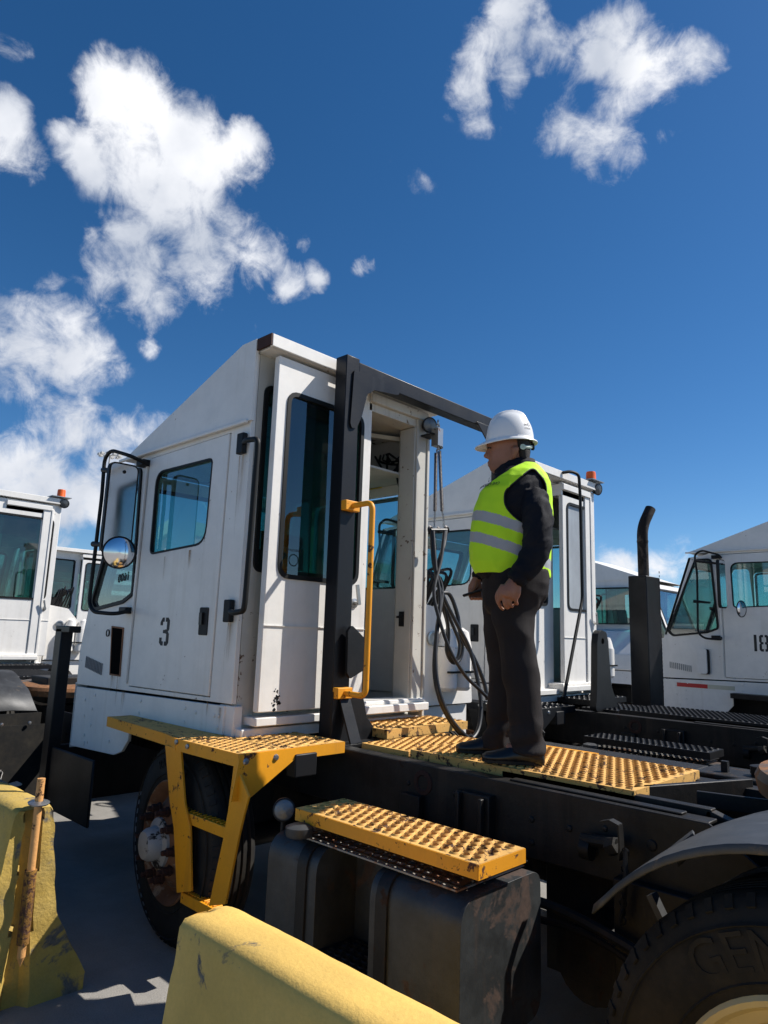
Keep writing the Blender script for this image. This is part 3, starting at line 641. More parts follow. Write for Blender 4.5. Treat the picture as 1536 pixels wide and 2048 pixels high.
        cb.tube(curve([(-4.7, 2.3, 2.72), (-4.2, 2.5, 2.6), (-3.9, 2.4, 2.55), (-3.7, 2.35, 2.3)], 6), .004, 6)
        cb.split('cab_wiring', PLAS, root, off=O)
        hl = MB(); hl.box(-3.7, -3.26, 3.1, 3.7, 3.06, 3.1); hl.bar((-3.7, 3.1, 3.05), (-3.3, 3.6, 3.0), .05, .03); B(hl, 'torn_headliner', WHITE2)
    # engine cover on the right
    ec = MB(); ep = [(3.79, 1.10), (4.46, 1.10), (4.44, 1.38), (4.05, 1.80), (3.79, 1.84)]; ec.px([rnd(ep, [0, .02, .05, .06, 0])], -3.30, 1.6)
    eo = B(ec, 'engine_cover', WHITE, bevel=.008); ec = MB(); ec.px([[(3.79, .86), (4.44, .86), (4.44, 1.085), (3.79, 1.085)]], -3.34, 1.6); ec.build('lower_panel', WHITE, eo)
    for yy_ in (4.06, 4.23):
        m = MB(); m.lathe([(0, 0), (.06, .005), (.08, .03), (.082, .20), (.082, .32)], (-3.24, yy_, 1.20), (0, 0, 1), 20); m.lathe([(.082, .32), (.05, .44), (0, .47)], (-3.26, yy_, 1.20), (0, .1, 1), 20); m.build('air_canister', WHITE, eo)
    m = MB(); m.box(-3.175, -3.15, 3.99, 4.31, 1.335, 1.35); m.build('canister_strap', GASK, eo)
    m = MB(); m.lathe([(.05, 0), (.055, .02), (.04, .022), (.04, .012), (0, .012)], (-3.30, 3.95, 1.58), (1, 0, 0), 24); m.build('air_gauge', STEEL, eo)
    m = MB()
    for k in range(6): m.tube(curve([(-3.35, 3.85+.04*k, 1.82), (-3.3+.02*k, 3.9+.03*k, 2.0+.04*(k % 3)), (-3.45, 3.95+.03*k, 2.05), (-3.6, 3.9, 1.82)], 6), .012, 6)
    m.box(-3.6, -3.4, 3.85, 4.0, 1.82, 1.95); m.build('engine_pipes', PLAS, eo)
    if exhaust:
        e = MB(); e.box(-3.16, -2.94, 4.65, 5.03, .6, 2.36); e_ = B(e, 'exhaust_guard', BLK, bevel=.01); m = MB()
        for k in range(30): m.box(-2.94, -2.936, 5.0, 5.015, 1.05+k*.047, 1.075+k*.047)
        m.build('slot', GALV, e_)
        c = Vector((-3.05, 4.83, 2.33)); m = MB(); m.tube(bend([c, c+Vector((0, 0, .62)), c+Vector((.05, .14, .86))], .35, 10), .062, 20, False); m.tube([c+Vector((.0, .0, .44)), c+Vector((.0, .0, .46))], .066, 20); m.build('exhaust_pipe', EXH, e_)
    # bumper and guard post
    bp = MB(); bp.box(-5.48, -4.72, 2.16, 2.18, .27, .70); bp.box(-5.50, -5.48, 2.16, 3.85, .27, .70); B(bp, 'bumper', BLK, bevel=.012)
    gp = MB(); gp.box(-5.56, -5.44, 2.14, 2.23, .24, 1.56); gp.box(-5.56, -5.30, 2.14, 2.23, 1.53, 1.58); B(gp, 'guard_post', BLK, bevel=.006)
    # chassis
    def rail(y0, y1, name='frame_rail'):
        r = MB(); s = 1 if y1 > y0 else -1
        pr = [(-5.1, .72), (-.98, .72), (-.80, .62), (.9, .62), (.9, .86), (-.72, .86), (-.92, .995), (-5.1, .995)]
        r.py([pr], y0, -.012*s if False else .0-.012)
        r.box(-5.1, -.92, y0, y1, .983, .9955); r.box(-5.1, -1.0, y0, y1, .72, .732)
        for (bx, bz, br) in ((-2.02, .90, .012), (-1.93, .89, .014), (-1.86, .885, .014), (-1.62, .87, .013), (-1.45, .87, .014), (-1.62, .78, .012), (-1.30, .9, .012), (-1.12, .88, .02), (-1.02, .9, .012), (-2.3, .9, .012)):
            r.lathe([(br*1.6, 0), (br*1.6, .006), (br, .008), (br, .018), (0, .02)], (bx, y0, bz), (0, -1, 0), 12)
        ro = B(r, name, FRAME, bevel=.004); return ro
    lr = rail(2.62, 2.70); rail(3.38, 3.46)
    if detail:
        m = MB(); m.lathe([(.06, 0), (.055, .012), (.035, .014), (.03, .006), (0, .006)], at(848, 1565, 'y', 2.615), (0, -1, 0), 28); m.build('bush', NUTR, lr)
        m = MB(); m.box(-1.98, -1.80, 2.56, 2.615, .70, .93); m.box(-1.96, -1.94, 2.53, 2.56, .70, .93); m.box(-1.84, -1.82, 2.53, 2.56, .70, .92); m.box(-2.32, -2.2, 2.57, 2.615, .70, .86); m.split('bracket', FRAME, lr, bevel=.004)
        m = MB(); P = [at(x, y, 'y', 2.5) for x, y in ((1203, 1643), (1222, 1640), (1240, 1650), (1243, 1700), (1240, 1720))]; 
        for a, b in zip(P, P[1:]): m.bar(a, b, .035, .006)
        c = at(1215, 1690, 'y', 2.56); m.cyl(c-Vector((.10, 0, 0)), c+Vector((.06, -.03, .02)), .022, 10); m.cyl(c-Vector((.1, 0, .03)), c-Vector((.06, 0.0, .03)), .04, 12); m.cyl(c+Vector((.02, -.03, .0)), c+Vector((.06, -.04, .02)), .03, 6); m.build('valve', FRAME, lr)
        m = MB(); m.tube(curve([at(1250, 1700, 'y', 2.5), at(1252, 1760, 'y', 2.48), at(1248, 1800, 'y', 2.5), at(1240, 1850, 'y', 2.5)], 5), .009, 6)
        for k in range(9): p = at(1250-k*.8, 1705+k*17, 'y', 2.5); m.lathe([(.012, 0), (.016, .004), (.012, .008)], p, (k % 2, 1-k % 2, 0.01), 10)
        m.build('chain', FRAME, lr)
        m = MB(); m.tube(curve([(-3.0, 2.55, .62), (-2.2, 2.5, .55), (-1.5, 2.52, .6), (-.9, 2.5, .5)], 8), .02, 8); m.tube(curve([(-3.0, 2.6, .55), (-2.2, 2.56, .45), (-1.4, 2.58, .52), (-.9, 2.5, .4)], 8), .014, 8); m.build('brake_line', FRAME, lr)
    cm_ = MB()
    for x in (-4.9, -3.1, -2.4, -1.25, -.2, .6): cm_.box(x-.05, x+.05, 2.634, 3.44, .74, .95 if x < -1 else .84)
    cm_.box(-4.7, -3.4, 2.66, 3.4, .45, .96); cm_.cyl((-3.3, 3.04, .6), (-.5, 3.04, .52), .06, 14); cm_.cyl((-.45, 2.2, .5), (-.45, 3.9, .5), .09, 14); cm_.box(-.7, -.2, 2.85, 3.25, .35, .68); cm_.cyl((-3.34, 2.1, .47), (-3.34, 4.0, .47), .06, 12)
    B(cm_, 'cross_member', FRAME)
    # lift boom inside the rails
    lb = MB(); lb.box(-1.85, -.95, 2.73, 2.78, .93, 1.015); lb.bar((-.98, 2.755, .97), (-.70, 2.755, .88), .05, .09); lb.bar((-1.28, 2.80, .985), (-1.02, 3.42, .985), .03, .09); lb.bar((-1.08, 2.95, 1.0), (-.72, 3.05, 1.0), .02, .06); lb.bar((-1.15, 2.86, .95), (-.8, 2.95, .95), .05, .012)
    lb.box(-1.75, -1.02, 2.64, 2.69, .9965, 1.004)
    B(lb, 'lift_arm', FRAME, bevel=.004)
    # fifth wheel
    fz = MB(); c = Vector((-.30, 3.02, 1.17 if not guard else 1.04)); fa = Vector((.02, .0, 1)).normalized()
    fz.lathe([(0, .0), (.50, .0), (.545, -.012), (.56, -.04), (.55, -.09), (.52, -.09), (.5, -.03)], c, fa, 64); fo = B(fz, 'fifth_wheel', PLATE5)
    m = MB(); m.box(-.5, -.1, 2.66, 3.38, .87, 1.10); m.build('pedestal', FRAME, fo, bevel=.01)
    # deck plates
    m = MB(); m.perf(-2.40, -1.235, 2.73, 3.42, 1.03, .043, .0135, .007, skirt=.085, down=.02); do = B(m, 'deck_plate', PLW)
    m = MB(); m.perf(-2.76, -2.42, 2.74, 3.42, 1.015, .043, .0135, .007, skirt=.05, down=.02); B(m, 'deck_plate', PLW)
    m = MB(); m.perf(-3.14, -2.80, 2.98, 3.74, 1.06, .05, .017, .007, skirt=.05); B(m, 'deck_plate', PLW)
    if main:
        m = MB(); m.box(-2.3, -1.86, 3.52, 3.68, .97, .995); B(m, 'side_step', YEL)
    # hydraulic tank on the right
    m = MB(); m.box(-1.32, -.86, 3.56, 3.86, .80, 1.0); ho = B(m, 'hydraulic_tank', FRAME, bevel=.012)
    m = MB(); m.lathe([(.045, 0), (.05, .012), (.05, .045), (.03, .05), (0, .05)], (-1.05, 3.70, 1.0), (0, 0, 1), 18); m.box(-1.22, -1.19, 3.66, 3.69, 1.0, 1.05); m.build('filler_cap', PLAS, ho)
    m = MB(); m.box(-2.55, -1.45, 3.62, 4.2, .32, .90); bo_ = B(m, 'battery_box', FRAME, bevel=.02); m = MB(); m.box(-2.53, -1.47, 3.64, 4.22, .90, .93); m.build('lid', FRAME, bo_, bevel=.006)
    m = MB(); m.cyl((-1.38, 2.62, .40), (-1.38, 3.5, .40), .14, 20); B(m, 'air_tank', FRAME); m = MB(); m.box(-1.7, -.95, 2.85, 3.35, .22, .72); m.bar((-1.15, 2.66, .42), (.3, 2.66, .40), .09, .10); m.bar((-1.15, 3.42, .42), (.3, 3.42, .40), .09, .10); m.box(-1.25, -.95, 2.56, 2.72, .36, .75); m.box(-1.1, -1.06, 2.7, 3.4, .2, .8); B(m, 'suspension_and_blocker', FRAME, bevel=.005); m = MB(); m.box(-1.42, -.95, 3.63, 4.18, .18, .80); B(m, 'ground_blocker_box', FRAME, bevel=.03)  # suspension's inner box and the right-side box: added blockers hiding sunlit ground
    # platform, gusset and ladder on the left
    z = 1.035; P = [at(217, 1433, 'z', z), at(333, 1467, 'z', z), at(478, 1508, 'z', z)]
    xr = P[2].x; y0 = P[2].y
    m = MB(); m.perf(-3.30, xr, y0, 2.19, z, .05, .017, .006, skirt=.055); m.perf(-3.18, xr, 2.193, 2.60, z, .05, .017, .006, skirt=.055)
    m.pz([[(P[0].x, P[0].y), (P[1].x, P[1].y), (-3.303, y0+(P[1].y-y0)*(xr+3.303)/(xr-P[1].x) if P[1].x != xr else y0), (-3.303, 2.188), (P[0].x+.02, 2.188)]], z, .006)
    for a, b in ((P[0], P[1]), (P[1], Vector((-3.303, y0+.01, z)))): m.bar(a-Vector((0, 0, .03)), b-Vector((0, 0, .03)), .006, .055)
    m.box(P[0].x-.004, P[0].x, P[0].y, 2.188, z-.055, z-.001)
    po = B(m, 'side_platform', [PLW]); m = MB(); m.box(-3.29, xr-.01, y0+.01, 2.58, z-.050, z-.046); m.build('light_block_pan', FRAME, po)  # unseen pan added to stop sun spots through the tread holes
    tr = MB()
    tr.py([[(xr+.001, z-.001), (xr+.001, z-.058), (-3.303, z-.058), (-3.303, z-.001)]], y0-.003, .002)
    tr.bar(P[0]-Vector((0, .006, .029)), P[1]-Vector((0, .006, .029)), .003, .058); tr.bar(P[1]-Vector((0, .006, .029)), Vector((-3.303, y0-.004, z-.029)), .003, .058)
    tr.px([[(y0, z-.001), (2.60, z-.001), (2.60, z-.056), (y0, z-.056)]], xr+.006, .003)
    gp_ = AX(xr+.008, (478, 1509), (591, 1503), (591, 1517), (495, 1600), (461, 1604)); gp_[0] = (y0, z-.002); gp_[1] = (gp_[1][0], z-.002)
    tr.px([gp_], xr+.010, .006)
    tr.build('edge_trim', PL, po)
    bo = MB()
    for q in ((353, 1484), (375, 1493)): bo.lathe([(.014, 0), (.012, .006), (0, .007)], at(*q, 'y', y0-.006), (0, -1, 0), 8)
    for q in ((492, 1523), (552, 1515)): bo.lathe([(.017, 0), (.012, .008), (0, .009)], at(*q, 'x', xr+.010), (1, 0, 0), 8)
    bo.split('bolt', STEEL, po)
    ld = MB(); yl = y0+.003
    ld.py([AY(yl, (330, 1490), (361, 1499), (369, 1607), (380, 1656), (382, 1783), (353, 1786), (347, 1656), (339, 1604))], yl, .012)
    ld.py([AY(yl, (468, 1522), (497, 1594), (489, 1623), (478, 1669), (450, 1809), (417, 1812), (445, 1682), (456, 1620))], yl, .012)
    lo_ = B(ld, 'ladder', PL, bevel=.002)
    for a, b in (((345, 1622), (453, 1652)), ((356, 1795), (419, 1807))):
        A_, B_ = at(*a, 'y', yl), at(*b, 'y', yl); zt_ = (A_.z+B_.z)/2; r = MB(); r.box(A_.x, B_.x, yl+.013, yl+.075, zt_-.05, zt_)
        for k in range(14):
            xx = A_.x+(B_.x-A_.x)*(k+.5)/14; r.box(xx-.005, xx+.005, yl+.025, yl+.068, zt_, zt_+.006)
        r.build('rung', PL, lo_, bevel=.003)
    bx = MB(); a, b = at(592, 1510, 'x', xr+.02), at(633, 1550, 'x', xr+.02); bx.box(xr-.05, xr+.02, a.y, b.y, b.z, a.z); B(bx, 'junction_box', PLAS, bevel=.006)
    # lower step, grille, tank
    xs0 = at(592, 1628, 'y', 1.93)[0]; m = MB(); m.perf(xs0, -1.395, 1.93, 2.20, .885, .0455, .0155, .007, skirt=.045, down=.018); so_ = B(m, 'tank_step', PLW)
    m = MB(); m.box(xs0, -1.395, 1.926, 1.929, .838, .884); m.box(-1.394, -1.391, 1.926, 2.20, .838, .884); m.build('step_edge', PL, so_)
    m = MB(); m.perf(-2.36, -1.47, 1.925, 2.02, .800, .042, .0165, .0, skirt=.004, down=.001); m.perf(-2.36, -1.47, 2.022, 2.34, .800, .042, .0165, .0, skirt=.004, down=.001); tg_ = B(m, 'grille_plate', FRAME)
    sec = rnd([(1.885, .30), (2.36, .30), (2.36, .775), (1.885, .775)], [.10, .08, .06, .10], 8); sec2 = [(2.10, .30), (2.36, .30), (2.36, .775), (2.10, .775)]
    T = MB(); T.px([sec], -2.12, .30); T.px([sec], -1.43, .40); T.px([sec2], -1.83, .29); to = B(T, 'fuel_tank', TANKM, bevel=.02)
    m = MB(); m.px([sec2], -1.831, .288); 
    so2 = [(a+(2.1-a)*-.0, b) for a, b in sec]
    for xx in (-2.17, -1.74):
        s2 = MB(); s2.px([inset(sec, -.010), inset(sec, .004)], xx, .055); s2.build('strap', FRAME, to, bevel=.003)
    m = MB(); m.box(-2.12, -1.83, 1.91, 2.09, .40, .41); m.perf(-2.115, -1.835, 1.91, 2.09, .418, .042, .014, .004, skirt=.008); m.build('recess_tread', FRAME, to)
    m = MB(); m.lathe([(.05, 0), (.055, .01), (.055, .035), (.03, .045), (0, .045)], at(598, 1672, 'z', .80), (0, 0, 1), 20); m.build('filler_cap', GALV, to)
    m = MB(); lab = [(-1.98, .62), (-1.86, .62), (-1.86, .72), (-1.98, .72)]; m.py([lab], 2.096, .003); m.build('data_plate', GALV, to)
    m = MB(); m.pz([[(-2.36, 1.93), (-1.48, 1.93), (-1.48, 2.33), (-2.36, 2.33)]], .786, .006); m.build('tank_cover', paint('pale_rusted_sheet', (.33, .31, .28), .7, chip=(.3, .14, .07), chip_t=.58, chip_s=5), to)
    if main:
        c = at(568, 1620, 'y', 1.96); fl = Vector((.80, -.58, .10)).normalized(); m = MB(); m.lathe([(0, -.075), (.034, -.07), (.046, -.03), (.048, 0), (.042, .003)], c, fl, 28); wl_ = B(m, 'work_light', PLAS); m = MB(); m.lathe([(.042, 0), (.028, .006), (0, .008)], c, fl, 24); m.build('lens', LENS, wl_); m = MB(); m.cyl(c-fl*.03, c-fl*.03-Vector((0, 0, .13)), .010, 8); m.build('bracket', PLAS, wl_)
    # wheels
    wheel(root, O, -3.47, 2.03, -1, .508, .27, 'front', steer=radians(-6) if main else 0); wheel(root, O, -3.34, 4.14, 1, .51, .27, 'front')
    wheel(root, O, -.45, 1.88, -1, .528, .25, 'rear'); wheel(root, O, -.45, 2.17, -1, .52, .25, 'inner'); wheel(root, O, -.45, 4.16, 1, .52, .25, 'rear')
    # mudguards
    for ya, yb in ((1.86, 2.46), (3.6, 4.2)):
        m = MB(); rows = []
        A0, A1, R_ = radians(139), radians(62), .65
        prof = [(-.45+cos(A0)*R_-.03, .5+sin(A0)*R_-.03)]+[(-.45+cos(A0+(A1-A0)*k/16)*R_, .5+sin(A0+(A1-A0)*k/16)*R_) for k in range(17)]+[(.05, 1.02), (.30, .86)]
        n = len(prof); vs = []
        for y in (ya, ya+.012, ya+.2, yb-.2, yb-.012, yb):
            dz = -.02 if y in (ya, yb) else (0 if y in (ya+.012, yb-.012) else .012)
            for (x, zz) in prof: vs.append((x, y, zz+dz))
        fs = [(j*n+i, j*n+i+1, (j+1)*n+i+1, (j+1)*n+i) for j in range(5) for i in range(n-1)]
        m.add(vs, fs); mo_ = B(m, 'mudguard', GALV); sm = mo_.modifiers.new('thick', 'SOLIDIFY'); sm.thickness = .006
        q = MB(); q.bar((prof[1][0]+.02, ya+.30, prof[1][1]+.03), (prof[4][0], ya+.34, prof[4][1]+.02), .04, .008); q.bar((-1.02, ya+.5, .8), (-.92, ya+.5, .62), .04, .02); q.split('clamp_strip', GALV, mo_)
    if guard:
        m = MB(); pr_ = [(.0, 1.13), (.22, 1.12), (.38, 1.06), (.47, .95), (.49, .84), (.52, .80), (.52, .775), (.475, .775), (.455, .95), (.36, 1.04), (.2, 1.10), (.0, 1.11)]; m.py([pr_], 1.80, -.80); gd = B(m, 'rear_guard', GALV, smooth=30)
        m = MB(); m.box(.495, .505, 1.82, 2.58, .16, .775); ff_ = m.build('mud_flap', RUB, gd)
        m = MB(); bs = [m.lathe([(.016, 0), (.012, .01), (0, .012)], (.522, 1.9+.0+.21*k, .79), (1, 0, 0), 8) for k in range(4)]; m.split('bolt', STEEL, gd)
        m = MB(); f3 = lambda a, b: Vector((.508, 1.84+a, .30+b))
        for k in range(5): x_ = .06+.055*k; m.tube([f3(p, r) for p, r in ((x_, 0), (x_+.012, .10), (x_+.03, .145), (x_+.045, .12), (x_+.03, .04), (x_+.05, .0))], .0035, 6)
        m.px([rnd([(1.84+.35, .29), (1.84+.50, .31), (1.84+.44, .345), (1.84+.37, .33)], .02)], .509, .002); m.build('script_lettering', WHITE, ff_)
    rv_ = MB(); rv_.box(.42, .43, 1.9, 2.44, .25, .86); rv_.box(.42, .43, 3.6, 4.14, .25, .86); fl_ = rv_.split('mud_flap', RUB, root, off=O)
    # rear equipment of the cab roof
    if lights:
        m = MB(); c = Vector((-3.12, 3.62, ZR+.03)); m.box(c.x-.13, c.x+.10, c.y-.06, c.y+.20, c.z-.01, c.z); lt_ = B(m, 'lamp_bracket', STEEL)
        c2_ = c+Vector((.0, .09, .0)); m = MB(); m.lathe([(.058, 0), (.054, .01), (.052, .09), (.047, .108), (0, .114)], c2_, (0, 0, 1), 24); m.build('beacon', ORA, lt_)
        m = MB(); c3 = c+Vector((.07, .12, -.09)); ax_ = Vector((1, -.2, -.2)).normalized(); m.lathe([(0, -.06), (.05, -.05), (.065, 0), (.058, .003)], c3, ax_, 20); fl2 = m.build('flood_light', PLAS, lt_); m = MB(); m.lathe([(.058, 0), (0, .012)], c3, ax_, 20); m.build('lens', LENS, fl2)
    if gantry == 'fin':
        m = MB(); lp = [(2.60, 1.0), (3.05, 1.0), (3.0, 1.06), (2.90, 1.22), (2.86, 1.60), (2.83, 1.68), (2.73, 1.70), (2.67, 1.66), (2.65, 1.58), (2.63, 1.2)]; hole = [(2.755+.028*cos(t*pi/8), 1.60+.028*sin(t*pi/8)) for t in range(16)]
        m.px([rnd(lp, .04), hole], -2.55, .06); B(m, 'boom_bracket', BLK, bevel=.006)
        P = [(-3.05, 2.98, ZR-.02), (-3.0, 3.05, ZR-.0), (-2.96, 3.14, ZR-.02), (-2.96, 3.16, ZR-.25), (-2.95, 3.15, 2.0), (-2.80, 2.50, 1.10)]; m = MB(); m.tube(bend(P, .06), .016, 10); B(m, 'grab_rail', GASK)
    if gantry == 'full':
        X1 = -2.93; X0 = -3.03; Ya = 2.66; zt2 = at(696, 708, 'x', X1)[2]; yb1 = at(720, 723, 'x', X1)[1]; bt = at(850, 779, 'x', X1)[2]; bb = at(850, 807, 'x', X1)[2]; YF = 4.32
        g_ = MB(); g_.px([[(Ya, .98), (Ya+.135, .98), (yb1, zt2), (Ya, zt2)]], X1, .10); gp2 = B(g_, 'gantry_post', GANT, bevel=.005)
        g_ = MB(); g_.box(X0, X1, YF-.01, YF+.11, .98, zt2); B(g_, 'gantry_post', GANT, bevel=.005)
        g_ = MB(); g_.box(X0+.004, X1-.004, yb1+.001, YF-.01, bb, bt); gb = B(g_, 'gantry_beam', GANT, bevel=.005)
        g_ = MB(); gu = AX(X1+.012, (709, 739), (796, 772), (800, 790), (790, 789), (749, 780), (735, 789), (724, 832), (714, 855), (704, 857), (701, 845)); g_.px([rnd(gu, .02)], X1+.012, .012); g_.px([[(YF-.02, bb-.28), (YF-.02, bb+.02), (YF-.35, bb+.02)]], X1+.01, .01); g_.split('gusset', GANT, gb, bevel=.003)
        g_ = MB(); g2_ = AX(X1+.01, (688, 1262), (696, 1250), (724, 1279), (722, 1338), (692, 1357), (686, 1345)); g_.px([rnd(g2_, .015)], X1+.045, .02)
        fo_ = AX(X1+.008, (642, 1385), (724, 1385), (733, 1435), (762, 1474), (757, 1506), (642, 1508)); fo_ = [(max(a, Ya-.002), b) for a, b in fo_]; g_.px([fo_], X1+.012, .012); g_.box(X0-.05, X1+.12, Ya-.01, fo_[3][0], .985, 1.0)
        g_.bar((X1+.01, Ya+.08, 1.25), (X1+.1, Ya+.10, 1.0), .012, .08, up=(0, 1, 0)); g_.build('foot_plate', BLK, gp2, bevel=.003)
        # yellow hand rail on the post
        yy = Ya+.06; c_ = at(690, 1012, 'x', X1)[2]; c2z = at(685, 1385, 'x', X1)[2]; Xh = at(740, 1150, 'y', yy)[0]
        g_ = MB(); g_.tube(bend([(X1+.03, yy, c_), (Xh, yy, c_+.004), (Xh, yy, c2z-.004), (X1+.03, yy, c2z)], .05, 8), .0165, 14); hr = B(g_, 'hand_rail', YEL)
        g_ = MB()
        for zz in (c_, c2z): g_.box(X1+.001, X1+.045, Ya+.002, Ya+.115, zz-.03, zz+.03)
        g_.split('clamp', YEL, hr, bevel=.004)
        # springs and hoses
        Xs = -2.96; sp = MB()
        for (ax0, ay0, ax1, ay1) in ((872, 905, 870, 1022), (879, 902, 884, 1022)):
            a, b = at(ax0, ay0, 'x', Xs), at(ax1, ay1, 'x', Xs); nn = 46
            w_ = [a.lerp(b, k/(nn*8))+Vector((cos(2*pi*k/8), sin(2*pi*k/8), 0))*.0095 for k in range(nn*8+1)]; sp.tube(w_, .004, 5)
        spo = B(sp, 'hose_spring', SPRG)
        m = MB()
        for pts in (((876, 842), (874, 862), (877, 885), (873, 905)), ((876, 842), (880, 865), (876, 885), (879, 902)), ((870, 1022), (869, 1040), (868, 1056)), ((884, 1022), (887, 1040), (887, 1056))):
            Q = curve([at(*p, 'x', Xs) for p in pts], 5)
            for k in range(len(Q)-1): m.lathe([(.006, -.002), (.010, 0), (.006, .002)], Q[k], (k % 2, 1-k % 2, .1), 8)
            m.tube(Q, .003, 5)
        m.box(Xs-.03, Xs+.03, at(870, 850, 'x', Xs)[1], at(880, 850, 'x', Xs)[1], at(875, 893, 'x', Xs)[2], at(875, 858, 'x', Xs)[2]); m.build('chain', STEEL, spo)
        m = MB(); a, b = at(861, 1060, 'x', Xs), at(893, 1060, 'x', Xs); m.cyl(a, b, .012, 10); m.lathe([(.02, -.01), (.032, 0), (.02, .01)], a, (1, 0, 0), 16); m.lathe([(.02, -.01), (.032, 0), (.02, .01)], b, (1, 0, 0), 16); m.lathe([(.012, -.01), (.024, 0), (.012, .01)], (a+b)/2, (1, 0, 0), 16); m.build('hose_hanger', HOSE, spo)
        H_ = [([(863, 1062), (868, 1130), (884, 1180), (874, 1260), (869, 1340), (880, 1400), (905, 1448), (935, 1478), (955, 1462), (962, 1420), (957, 1370), (940, 1300), (915, 1250), (890, 1200), (872, 1150), (888, 1090), (892, 1062)], .0115, -2.95, -2.62),
              ([(866, 1062), (872, 1140), (880, 1200), (872, 1290), (874, 1360), (890, 1415), (915, 1455), (948, 1485), (940, 1470)], .0105, -2.94, -2.60),
              ([(889, 1062), (882, 1120), (868, 1180), (876, 1230), (900, 1300), (930, 1350), (960, 1380), (980, 1400)], .010, -2.94, -2.55),
              ([(880, 1200), (895, 1250), (893, 1300), (905, 1325), (920, 1318), (925, 1290), (912, 1265), (895, 1225), (885, 1195)], .0105, -2.96, -2.9),
              ([(884, 1190), (897, 1255), (897, 1300), (907, 1322), (916, 1312), (918, 1285), (905, 1250)], .009, -2.93, -2.9),
              ([(882, 1185), (900, 1190), (915, 1230), (922, 1270), (950, 1320), (968, 1365), (975, 1400)], .012, -2.97, -2.7)]
        for pts, r_, xa, xb in H_:
            n_ = len(pts); Q = [at(p[0], p[1], 'x', xa+(xb-xa)*min(1, max(0, (p[1]-1060)/420))) for p in pts]; m = MB(); m.tube(curve(Q, 8), r_*1.15, 10); B(m, 'air_hose', HOSE)
        m = MB(); c = at(860, 850, 'x', -3.02); ax_ = Vector((.9, -.35, -.15)).normalized(); m.lathe([(0, -.06), (.042, -.05), (.056, -.01), (.056, 0), (.05, .003)], c, ax_, 24); m.box(c.x-.05, c.x+.06, c.y-.04, c.y+.06, c.z-.085, c.z-.075); m.bar(c+Vector((.02, .03, -.08)), c+Vector((.03, .09, -.16)), .03, .02); wl2 = B(m, 'work_light', PLAS); m = MB(); m.lathe([(.05, 0), (.034, .007), (0, .010)], c, ax_, 24); m.build('lens', LENS, wl2)
    return root

tractor((0, 0, 0), 'nearest white yard tractor, number 3, with yellow steps and black gantry behind its open cab', main=True, door='open', gantry='full', number='3', plat=YEL, lights=False, exhaust=False)

# ------------------------------------------------------------------ ground
def struct(mb, name, mat):
    o = mb.build(name, mat, smooth=0); o['kind'] = 'structure'; return o
ASPH = paint('asphalt', (.30, .285, .262), .9, vary=.12, vs=.4, fine=.45, bump=.9, bump_s=140, dust=(.38, .36, .33), dust_f=.4)
g = MB(); g.add([(-900, -900, 0), (900, -900, 0), (900, 900, 0), (-900, 900, 0)], [(0, 1, 2, 3)]); struct(g, 'ground', ASPH)

G = 'parked white yard tractors'
tractor((-.35, 3.1, 0), 'white yard tractor behind the man, its frosted rear door closed, black steps, tall exhaust', door='frosted', gantry='fin', number='1', group=G)
tractor((1.43, 7.05, 0), 'white yard tractor at the right edge with door number 18 and red reflective tape', number='18', group=G, exhaust=False)
tractor((-6.6, -.1, 0), 'white yard tractor at the left edge with orange beacon on its rear corner', group=G, exhaust=False, guard=True, door='wide')
tractor((-12.8, 3.5, 0), 'small far white yard tractor beyond the guard post on the left', group=G, detail=False, exhaust=False, lights=False)
d_ = at(1345, 1172, 'z', 2.77)      # a further tractor facing the other way
tractor((d_.x-1.85-BASE.x, d_.y-.75-BASE.y, 0), 'white yard tractor facing the other way between the tall exhaust and tractor 18', group=G, rz=pi, exhaust=False, lights=False)

